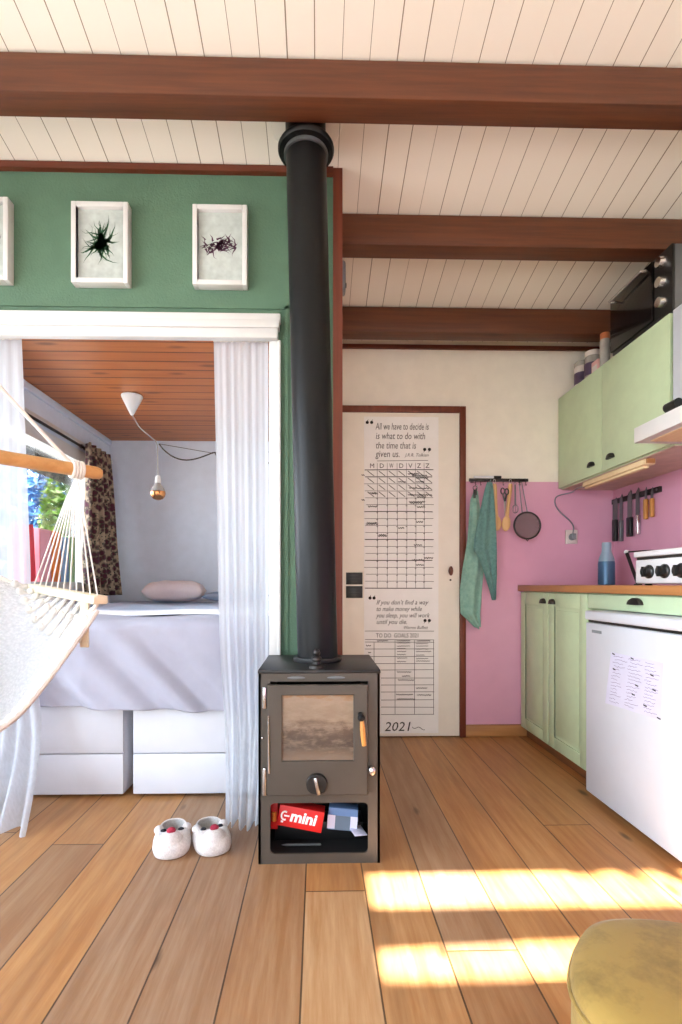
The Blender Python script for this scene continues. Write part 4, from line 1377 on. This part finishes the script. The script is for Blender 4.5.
# bottle
bp = atX(606.5, 583, 1.60)
bo = thing('bottle', (1.60, bp.y, .909), 'blue steel bottle with pale tapered lid on the worktop', 'bottle')
MB().lathe([(.0001, .910), (.040, .910), (.043, .914), (.043, 1.03), (.041, 1.04)], (1.60, bp.y, 0), 'Z', 28).build('body', 'bottleblue', bo)
MB().lathe([(.041, 1.04), (.040, 1.052), (.027, 1.088), (.024, 1.10), (.024, 1.138), (.021, 1.146), (.0001, 1.147)], (1.60, bp.y, 0), 'Z', 28).build('lid', 'bottlelid', bo)

# ------------------------------------------------------------------ kitchen, upper run
UX, UZ0, UZ1 = 1.452, 1.487, 2.033
uc = thing('wall_cabinet', (1.62, 2.5, UZ0), 'pale green wall cabinet with two doors above the pink tiles', 'cabinet')
m = MB()
m.box(UX + .02, XR - .01, 2.03, 2.99, UZ0, UZ1)
m.build('body', 'mint', uc)
bx(UX + .021, XR - .011, 2.032, 2.988, UZ0 - .004, UZ0 - .0005).build('bottom_board', 'under', uc)
for (y0, y1, hy) in ((2.528, 2.985, 2.615), (2.032, 2.521, 2.44)):
    dd = bx(UX, UX + .019, y0, y1, UZ0 + .004, UZ1, bev=.002).build('door', 'mint', uc)
    cup_handle((UX, hy, UZ0 + .06), dd, .055)
b1 = atX(592, 484, 1.50); b2 = atX(660, 460, 1.50)
us = thing('under_cabinet_light', (1.52, 2.47, UZ0 - .04), 'pale wooden strip light fixed under the green wall cabinet', 'light')
m = MB().box(1.478, 1.53, 2.23, 2.76, UZ0 - .030, UZ0 - .0045, .003).box(1.49, 1.52, 2.26, 2.76, UZ0 - .042, UZ0 - .0295, .003)
m.build('mounting_batten', 'raw', us)
bx(1.486, 1.522, 2.22, 2.232, UZ0 - .026, UZ0 - .006, bev=.002).build('end_cap', 'skirt', us)
bx(1.49, 1.515, 2.76, 2.775, UZ0 - .03, UZ0 - .01, bev=.002).build('plug_end', 'black', us)
ol = atY(571, 537, YF - .01)
ou = thing('wall_socket', (ol.x, YF - .008, ol.z), 'white wall socket on the pink tiles with a plug in it', 'socket')
MB().box(ol.x - .036, ol.x + .036, YF - .02, YF - .0082, ol.z - .042, ol.z + .042, .004).build('plate', 'jarwhite', ou)
MB().lathe([(.0001, -.0205), (.020, -.0205), (.020, -.022), (.016, -.0222), (.0001, -.0222)], (ol.x, YF, ol.z - .002), 'Y', 20).build('socket_ring', 'greyp', ou)
cd = thing('light_cord', (ol.x, YF - .03, ol.z), 'grey cord looping from the wall socket up to the cabinet light', 'cord')
pts = [Vector((ol.x - .002, YF - .036, ol.z + .016)), Vector((ol.x + .004, YF - .03, ol.z + .06)), Vector((ol.x - .015, YF - .02, ol.z + .10)), Vector((ol.x - .07, YF - .016, ol.z + .15)), Vector((ol.x - .10, YF - .016, ol.z + .20)), Vector((ol.x - .088, YF - .018, ol.z + .245)), Vector((ol.x - .02, YF - .05, UZ0 - .025)), Vector((1.5, 2.86, UZ0 - .02)), Vector((1.502, 2.777, UZ0 - .02))]
MB().soft(pts, .0038, 8).build('cable', 'greyp', cd)
MB().box(ol.x - .016, ol.x + .014, YF - .05, YF - .0225, ol.z - .018, ol.z + .018, .005).build('plug', 'greyp', cd)

# knives on the magnetic bar
kr = thing('knife_rack', (XR - .008, 2.78, 1.41), 'dark magnetic knife bar on the pink tiled right wall', 'knife rack')
m = MB().box(XR - .024, XR - .008, 2.56, 2.985, 1.395, 1.425, .003); m.build('bar', 'iron', kr)
for y in (2.58, 2.965):
    MB().lathe([(.0001, -.0265), (.006, -.0265), (.006, -.024)], (XR, y, 1.41), 'X', 10).build('screw', 'grey', kr)
def knife(y, blade_w, top_z, join_z, bot_z, hw_, hmat, label, shape='knife'):
    o = thing('kitchen_knife', (XR - .028, y, join_z), label, 'knife', 'knives on the magnetic bar')
    m = MB()
    w = blade_w / 2
    pts = [(-w, join_z), (w, join_z), (w, top_z - .05), (w * .7, top_z - .02), (-w * .6, top_z), (-w, top_z - .01)] if shape == 'knife' else [(-w, join_z), (w, join_z), (w, top_z), (-w, top_z)]
    m.prism(pts, lambda p: (XR - .0265, y + p[0], p[1]), lambda p: (XR - .0245, y + p[0], p[1]))
    m.build('blade', 'grey', o)
    h = MB().box(XR - .036, XR - .0155, y - hw_, y + hw_, bot_z, join_z, .005, 3)
    h.build('handle', hmat, o)
    return o
knife(2.945, .045, 1.43, 1.30, 1.17, .017, 'black', 'broad dark knife at the far end of the knife bar')
knife(2.885, .030, 1.44, 1.29, 1.165, .010, 'grey', 'slim all-steel knife second on the knife bar')
knife(2.805, .040, 1.45, 1.295, 1.185, .019, 'black', 'broad black-handled knife in the middle of the knife bar')
knife(2.735, .032, 1.45, 1.30, 1.19, .014, 'chrome', 'bright steel-handled knife right of the black-handled one')
knife(2.665, .018, 1.44, 1.375, 1.265, .010, 'handlewood', 'wooden-handled knife with a short blade on the knife bar')
knife(2.615, .020, 1.43, 1.37, 1.27, .009, 'handlewood', 'nearest wooden-handled knife at the end of the knife bar')

# extractor hood and neighbour cabinet
hd = thing('extractor_hood', (1.54, 1.75, UZ0), 'white extractor hood jutting out beside the pale green wall cabinet', 'extractor hood')
m = MB()
m.box(1.29, XR - .01, 1.42, 2.012, UZ0 + .0, UZ0 + .062, .003)
m.add([(1.33, 1.42, UZ0 + .062), (1.33, 2.01, UZ0 + .062), (XR - .01, 2.01, UZ0 + .062), (XR - .01, 1.42, UZ0 + .062),
       (1.47, 1.42, UZ0 + .16), (1.47, 2.01, UZ0 + .16), (XR - .01, 2.01, UZ0 + .16), (XR - .01, 1.42, UZ0 + .16)],
      [(0, 1, 5, 4), (1, 2, 6, 5), (2, 3, 7, 6), (3, 0, 4, 7), (4, 5, 6, 7), (3, 2, 1, 0)])
m.build('canopy', 'gloss', hd)
bx(1.33, XR - .05, 1.46, 1.97, UZ0 - .003, UZ0 - .0002).build('filter_grille', 'raw', hd)
m = MB().tube([(1.395, 1.965, UZ0 + .128), (1.395, 1.90, UZ0 + .128)], .019, 16); m.build('control_knob', 'black', hd)
wc = thing('white_wall_cabinet', (1.62, 1.7, UZ0 + .18), 'white wall cabinet above the hood at the right photo edge', 'cabinet')
bx(UX + .02, XR - .01, 1.42, 2.012, UZ0 + .162, UZ1).build('body', 'fridge', wc)
dd = bx(UX, UX + .019, 1.42, 2.012, UZ0 + .166, UZ1, bev=.002).build('door', 'fridge', wc)
cup_handle((UX, 1.7, UZ0 + .22), dd, .055)

# mini oven
OZ0 = UZ1 + .012
ov = thing('mini_oven', (1.63, 2.24, UZ1), 'black mini oven with silver knobs on top of the green cabinet', 'oven')
m = MB().box(1.475, XR - .01, 2.03, 2.45, OZ0, 2.322, .006); m.build('body', 'grey', ov)
m = MB().box(1.462, 1.4745, 2.03, 2.45, OZ0, 2.322, .003); m.build('front_panel', 'black', ov)
dd = MB().box(1.448, 1.4615, 2.135, 2.445, OZ0 + .012, 2.314, .004).build('door', 'blackgloss', ov)
m = MB().tube([(1.448, 2.17, 2.292), (1.424, 2.17, 2.292), (1.424, 2.41, 2.292), (1.448, 2.41, 2.292)], .0065, 10); m.build('handle', 'chrome', dd)
for z in (2.275, 2.19, 2.105):
    MB().lathe([(.0001, -.027), (.020, -.026), (.024, -.01), (.025, 0)], (1.462, 2.082, z), 'X', 24).build('knob', 'chrome', ov)
for (x, y) in ((1.5, 2.07), (1.5, 2.41), (1.76, 2.07), (1.76, 2.41)):
    MB().lathe([(.012, UZ1), (.011, OZ0 + .001), (.0001, OZ0 + .001)], (x, y, 0), 'Z', 12).build('foot', 'black', ov)

# jars and packets on the cabinet
def jar(x, y, r, h, mat, lidmat, label, name='jar', cat='jar', label_mat=None):
    o = thing(name, (x, y, UZ1), label, cat, 'jars on the wall cabinet')
    MB().lathe([(.0001, UZ1 + .0006), (r * .94, UZ1 + .0006), (r, UZ1 + .008), (r, UZ1 + h * .78), (r * .92, UZ1 + h * .83)], (x, y, 0), 'Z', 24).build('body', mat, o)
    MB().lathe([(r * .92, UZ1 + h * .83), (r * .98, UZ1 + h * .84), (r * .98, UZ1 + h * .98), (r * .9, UZ1 + h), (.0001, UZ1 + h)], (x, y, 0), 'Z', 24).build('lid', lidmat, o)
    if label_mat:
        MB().lathe([(r * 1.008, UZ1 + h * .2), (r * 1.008, UZ1 + h * .6)], (x, y, 0), 'Z', 24).build('label_band', label_mat, o)
jar(1.53, 2.86, .042, .165, 'jarwhite', 'jargrey', 'white jar with a grey lid nearest the far wall on the cabinet', label_mat='jarpurple')
jar(1.525, 2.74, .042, .17, 'jargrey', 'jarwhite', 'grey jar with a purple label in the middle on the cabinet', label_mat='jarpurple')
o = thing('carton', (1.51, 2.64, UZ1), 'low pink carton at the cabinet edge beside the grey jar', 'carton')
MB().box(1.48, 1.54, 2.61, 2.672, UZ1 + .0006, UZ1 + .075, .002).build('box', 'jarpink', o)
bx(1.479, 1.4801, 2.618, 2.664, UZ1 + .02, UZ1 + .05).build('label_panel', 'jarwhite', o)
jar(1.50, 2.578, .024, .19, 'jargrey', 'terracotta', 'slim bottle with an orange cap next to the mini oven', 'cap_bottle', 'bottle')

# ------------------------------------------------------------------ rail with utensils and tea towels on the far wall
RY = YF - .055
pr0 = atY(469, 479.5, RY); pr1 = atY(528, 479.5, RY)
rz_ = pr0.z
rl = thing('utensil_rail', ((pr0.x + pr1.x) / 2, RY, rz_), 'dark metal rail with hooks on the wall right of the white door', 'rail')
MB().box(pr0.x, pr1.x, RY - .006, RY + .006, rz_ - .012, rz_ + .006, .002).build('bar', 'iron', rl)
for x in (pr0.x + .03, pr1.x - .03):
    bx(x - .008, x + .008, RY + .006, YF - .0005, rz_ - .009, rz_ + .003).build('bracket', 'iron', rl)
hooks = [475, 480, 487, 494.5, 502.5, 510.5, 519, 525]
for u in hooks:
    hx = atY(u, 480, RY).x
    MB().tube([(hx, RY, rz_ + .007), (hx, RY - .009, rz_ + .002), (hx, RY - .009, rz_ - .03), (hx, RY - .014, rz_ - .037), (hx, RY - .022, rz_ - .032)], .0018, 6).build('hook', 'iron', rl)
def hang(u, v): return atY(u, v, RY - .016)
pk = thing('marker_pen', (hang(487, 475).x, RY, rz_ + .006), 'white marker with a black cap lying on the utensil rail', 'marker')
a, b = atY(474, 476, RY), atY(501, 475, RY)
zz = rz_ + .0145
MB().tube([(a.x, RY, zz), (b.x - .045, RY, zz)], .008, 14).build('barrel', 'enamel', pk)
MB().tube([(b.x - .045, RY, zz), (b.x, RY, zz)], .0083, 14).build('cap', 'black', pk)

def towel(name, label, mat, rows, seed, yoff, thick=.006):
    """rows: (v, u_left, u_right) outline from the hook down; front layer is folded"""
    rnd = random.Random(seed)
    ph = rnd.uniform(0, 6)
    def outline(b):
        f = b * (len(rows) - 1); i = min(int(f), len(rows) - 2); k = f - i
        return [rows[i][j] + (rows[i + 1][j] - rows[i][j]) * k for j in range(3)]
    def fn(a, b):
        v, ul, ur = outline(b)
        p = atY(ul + (ur - ul) * a, v, YF - .05)
        q = min(1, b * 3)
        y = YF - .045 + yoff - .011 * q * math.sin(a * 2 * PI * 1.6 + ph + b * 1.2) - .010 * math.sin(a * PI) * q
        return (p.x, y, p.z - .03 * b * 0 + (.006 * math.sin(a * 7 + ph) if b > .97 else 0))
    o = thing(name, (hang(rows[0][1], rows[0][0]).x, RY, fn(.5, 1)[2]), label, 'towel', 'tea towels on the rail')
    MB().slab(36, 60, fn, thick).build('fabric', mat, o, sharp=180)
    h = Vector(fn(.5, 0))
    MB().tube([h + Vector((0, -.004, -.01)), h + Vector((.004, -.006, .012)), Vector((h.x, RY - .016, rz_ - .036))], .0022, 6).build('hanging_loop', mat, o)
    return o
towel('tea_towel', 'long pale teal tea towel beside the door frame', 'towelp', [(491, 474, 478), (500, 470, 479), (540, 467, 484), (570, 462, 484), (590, 459.5, 482), (605, 460, 481), (613, 460.5, 480), (622, 470, 480), (628, 476, 480)], 3, -.008)
towel('tea_towel', 'short dark teal tea towel in front of the long one', 'towel', [(484, 484, 489), (492, 482, 490), (515, 477, 491.5), (540, 472, 492.5), (552, 471.5, 493), (557, 476, 493), (575, 482, 493), (590, 486.5, 492.5), (599, 489, 491.5)], 5, -.062)
# black clip on hook
bk = thing('black_peg', (hang(473, 493).x, RY, hang(473, 493).z), 'black clip hanging at the left end of the utensil rail', 'clip')
p = hang(473, 494)
MB().box(p.x - .006, p.x + .006, p.y - .034, p.y - .024, p.z - .03, p.z + .02, .002).box(p.x + .007, p.x + .013, p.y - .034, p.y - .024, p.z - .012, p.z + .028, .002).build('jaw', 'black', bk)
MB().tube([(p.x + .003 + .012 * math.cos(q), p.y - .029, p.z + .03 + .012 * math.sin(q)) for q in [2 * PI * i / 14 for i in range(14)]], .002, 6, closed=True).build('ring', 'iron', bk)

def spoon(ut, ub, vb, r, label):
    a, b = hang(ut, 484), hang(ub, vb)
    o = thing('wooden_spoon', tuple(a), label, 'spoon', 'wooden spoons on the rail')
    ax = b - a
    n = 8
    MB().tube([a + Vector((.007 * math.cos(q), .002, .016 + .012 * math.sin(q))) for q in [2 * PI * i / 12 for i in range(12)]], .0012, 6, closed=True).build('hanging_loop', 'cord_white', o)
    MB().tube([a + ax * (i / n * .74) for i in range(n + 1)], [.011, .0125, .012, .0115, .011, .0105, .0105, .011, .012], 12).build('handle', 'spoon', o)
    m = MB(); c = a + ax * .86
    m.M = Matrix.Translation(c) @ Matrix.Rotation(math.atan2(ax.x, -ax.z) * -1, 4, 'Y')
    m.ellipsoid((0, 0, 0), (r, .009, abs(ax.z) * .17), 20, 10)
    m.build('bowl', 'spoon', o)
spoon(494.5, 497, 529.5, .028, 'straight wooden spoon right of the dark teal towel')
spoon(510.5, 505.5, 530, .026, 'slanting wooden spoon left of the sieve')
o = thing('scissors', tuple(hang(505, 495)), 'black-handled scissors hanging between the two wooden spoons', 'scissors')
p = hang(502.5, 492) + Vector((0, -.012, 0))
m = MB()
for (dx, dz) in ((-.010, 0), (.014, -.004)):
    m.tube([(p.x + dx + .011 * math.cos(q), p.y - .018, p.z + dz + .017 * math.sin(q)) for q in [2 * PI * i / 16 for i in range(16)]], .0038, 8, closed=True)
m.tube([(p.x - .008, p.y - .018, p.z - .017), (p.x + .001, p.y - .018, p.z - .06)], .005, 8).tube([(p.x + .012, p.y - .018, p.z - .021), (p.x + .003, p.y - .018, p.z - .06)], .005, 8)
m.build('hanging_handle', 'black', o)
MB().prism([(-.006, 0), (.006, 0), (.003, -.085), (-.001, -.09)], lambda q: (p.x + .002 + q[0], p.y - .0195, p.z - .055 + q[1]), lambda q: (p.x + .002 + q[0], p.y - .0165, p.z - .055 + q[1])).build('blade', 'chrome', o)
o = thing('peeler', tuple(hang(492, 494)), 'black-handled utensil with a bright tip beside the dark teal towel', 'utensil')
p = hang(490, 485)
MB().tube([(p.x, p.y - .018, p.z - .005), (p.x + .002, p.y - .018, p.z - .04), (p.x, p.y - .018, p.z - .105)], [.006, .009, .006], 10).build('handle', 'black', o)
MB().tube([(p.x, p.y - .018, p.z - .105), (p.x + .018, p.y - .018, p.z - .135)], .004, 8).build('tip', 'chrome', o)
# sieve
sv = hang(527.3, 525.5)
o = thing('sieve', (sv.x, sv.y, sv.z), 'round wire sieve hanging on the pink tiles at the end of the rail', 'sieve')
r = .078
MB().tube([(sv.x + r * math.cos(q), sv.y, sv.z + r * math.sin(q)) for q in [2 * PI * i / 40 for i in range(40)]], .0055, 8, closed=True).build('rim', 'iron', o)
m = MB(); m.lathe([(r, 0), (r * .93, .014), (r * .75, .026), (r * .45, .034), (.0001, .037)], tuple(sv), 'Y', 36); m.build('mesh_bowl', 'wire', o)
tp = hang(520.5, 484)
m = MB().tube([(sv.x - .03, sv.y, sv.z + r * .93), (tp.x - .008, tp.y, tp.z), (tp.x + .008, tp.y, tp.z + .004), (sv.x + .0, sv.y, sv.z + r)], .0032, 8)
m.build('handle', 'grey', o)
MB().tube([(sv.x - .01, sv.y, sv.z - r), (sv.x, sv.y - .002, sv.z - r - .014), (sv.x + .01, sv.y, sv.z - r)], .0028, 8).build('hanging_hook', 'iron', o)
o = thing('whisk', tuple(hang(514, 500)), 'thin wire whisk hanging left of the sieve', 'whisk')
p = hang(512, 486) + Vector((0, -.03, 0))
wm = MB()
for k in range(5):
    q = PI * k / 5
    pts = []
    for i in range(13):
        f = i / 12 * PI
        rr = .020 * math.sin(f) ** .8 if 0 < i < 12 else 0
        zz_ = p.z - .115 - .05 * (1 - math.cos(2 * f)) / 2
        s_ = 1 if i <= 6 else -1
        w0 = .020 * (math.sin(f * 1.0)) 
        pts.append((p.x + .024 * math.sin(2 * f) * math.cos(q) * .8 + .008, p.y - .0 + .014 * math.sin(2 * f) * math.sin(q), zz_ + .0))
    wm.tube(pts, .0012, 5)
wm.build('wire_loop', 'grey', o)
MB().tube([p + Vector((.006 + .006 * math.cos(q), 0, .008 + .009 * math.sin(q))) for q in [2 * PI * i / 12 for i in range(12)]], .0014, 6, closed=True).build('hanging_ring', 'grey', o)
MB().tube([(p.x + .006, p.y, p.z), (p.x + .008, p.y, p.z - .12)], .0045, 10).build('handle', 'grey', o)

# ------------------------------------------------------------------ outside
struct('ground', bx(-30, 30, -30, 40, -.5, -.14), 'lawn')
def tree(name, c, rad, n, mat, label, lsize, trunk=True, seed=1):
    rnd = random.Random(seed)
    o = thing(name, (c[0], c[1], -.14), label, 'tree')
    m = MB()
    for i in range(n):
        while True:
            q = Vector((rnd.uniform(-1, 1), rnd.uniform(-1, 1), rnd.uniform(-1, 1)))
            if .35 < q.length < 1: break
        p = Vector(c) + Vector((q.x * rad[0], q.y * rad[1], q.z * rad[2]))
        a = Vector((rnd.uniform(-1, 1), rnd.uniform(-1, 1), rnd.uniform(-.6, .6))).normalized()
        b = a.cross(Vector((rnd.uniform(-1, 1), rnd.uniform(-1, 1), rnd.uniform(-1, 1)))).normalized()
        L = lsize * rnd.uniform(.6, 1.2)
        m.add([tuple(p - a * L), tuple(p + b * L * .4), tuple(p + a * L), tuple(p - b * L * .4)], [(0, 1, 2, 3)])
    m.build('foliage', mat, o)
    if trunk:
        MB().tube([(c[0], c[1], -.14), (c[0] + .05, c[1], c[2] * .5), (c[0], c[1], c[2] + rad[2] * .4)], [.12, .09, .04], 10).build('trunk', 'bark', o)
    return o
tree('garden_tree', (-3.20, 7.0, 1.3), (.56, .7, 1.7), 5200, 'leafbright', 'bright lime green tree outside the alcove window', .075, seed=2)
tree('garden_hedge', (-5.6, 9.0, 1.2), (3.2, 1.2, 2.3), 10500, 'leafshade', 'bush with shaded blue leaves outside the alcove window, left of the lime tree', .13, seed=6)
tree('dapple_branch', (1.15, -1.80, 4.3), (.75, .22, .25), 110, 'leafbright', 'unseen leafy branch added above the roof window to dapple the sun', .07, trunk=False, seed=9)  # out-of-view leaves added to break up the sun patches on the floor
struct('sun_blocker', bx(-2.6, 2.3, -4.6, YB - .12, 2.55, 2.65), 'eave')  # unseen slab added to keep the sun out of the back window
struct('roof_eave', MB().box(-2.55, -1.81, 2.1, 7.2, 1.93, 2.02), 'eave')

# ------------------------------------------------------------------ light
sun = bpy.data.lights.new('sun', 'SUN')
sun.energy = 55.0; sun.angle = math.radians(.6); sun.color = (1, .96, .90)
so = bpy.data.objects.new('sun', sun)
el = math.radians(50)
dirv = Vector((0, math.cos(el), -math.sin(el)))
so.rotation_euler = dirv.to_track_quat('-Z', 'Y').to_euler()
so.location = (0, -6, 8)
COL.objects.link(so)
wd = bpy.data.worlds.new('sky'); bpy.context.scene.world = wd
wd.use_nodes = True
nt_ = wd.node_tree
bg = nt_.nodes['Background']
tc = nt_.nodes.new('ShaderNodeTexCoord'); sx = nt_.nodes.new('ShaderNodeSeparateXYZ'); rp = nt_.nodes.new('ShaderNodeValToRGB')
nt_.links.new(tc.outputs['Generated'], sx.inputs[0]); nt_.links.new(sx.outputs[2], rp.inputs[0]); nt_.links.new(rp.outputs[0], bg.inputs[0])
rp.color_ramp.elements[0].position = 0; rp.color_ramp.elements[0].color = (.86, .93, 1.0, 1)
rp.color_ramp.elements[1].position = .7; rp.color_ramp.elements[1].color = (.62, .79, 1.0, 1)
mr = nt_.nodes.new('ShaderNodeMapRange')            # sky strength raised on the left to brighten the alcove side
nt_.links.new(sx.outputs[0], mr.inputs[0])
mr.inputs[1].default_value = -1.0; mr.inputs[2].default_value = .2; mr.inputs[3].default_value = 12.5; mr.inputs[4].default_value = 4.5
nt_.links.new(mr.outputs[0], bg.inputs[1])
def portal(name, loc, rot, sx_, sy_):
    l = bpy.data.lights.new(name, 'AREA'); l.shape = 'RECTANGLE'; l.size = sx_; l.size_y = sy_
    l.cycles.is_portal = True
    o = bpy.data.objects.new(name, l); o.location = loc; o.rotation_euler = rot; COL.objects.link(o)
portal('sky_portal_left', (XL - .11, -.075, 1.25), (0, -PI / 2, 0), 2.1, 3.65)
portal('sky_portal_back', (-.55, YB - .11, .935), (PI / 2, 0, 0), 2.3, 1.63)
portal('sky_portal_roof', ((SKX0 + SKX1) / 2, (SKY0 + SKY1) / 2, cz((SKY0 + SKY1) / 2) + .13), (-math.atan(.21), 0, 0), SKX1 - SKX0, .55)
portal('sky_portal_alcove', (BXL - .13, (WY0 + WY1) / 2, (WZ0 + WZ1) / 2), (0, -PI / 2, 0), WZ1 - WZ0, WY1 - WY0)

sc_ = bpy.context.scene
sc_.view_settings.view_transform = 'Standard'
sc_.view_settings.look = 'None'
sc_.view_settings.gamma = 1
sc_.view_settings.use_curve_mapping = False
sc_.view_settings.exposure = 0.2
sc_.cycles.use_denoising = True
sc_.cycles.max_bounces = 10
sc_.cycles.diffuse_bounces = 6
sc_.cycles.transparent_max_bounces = 16
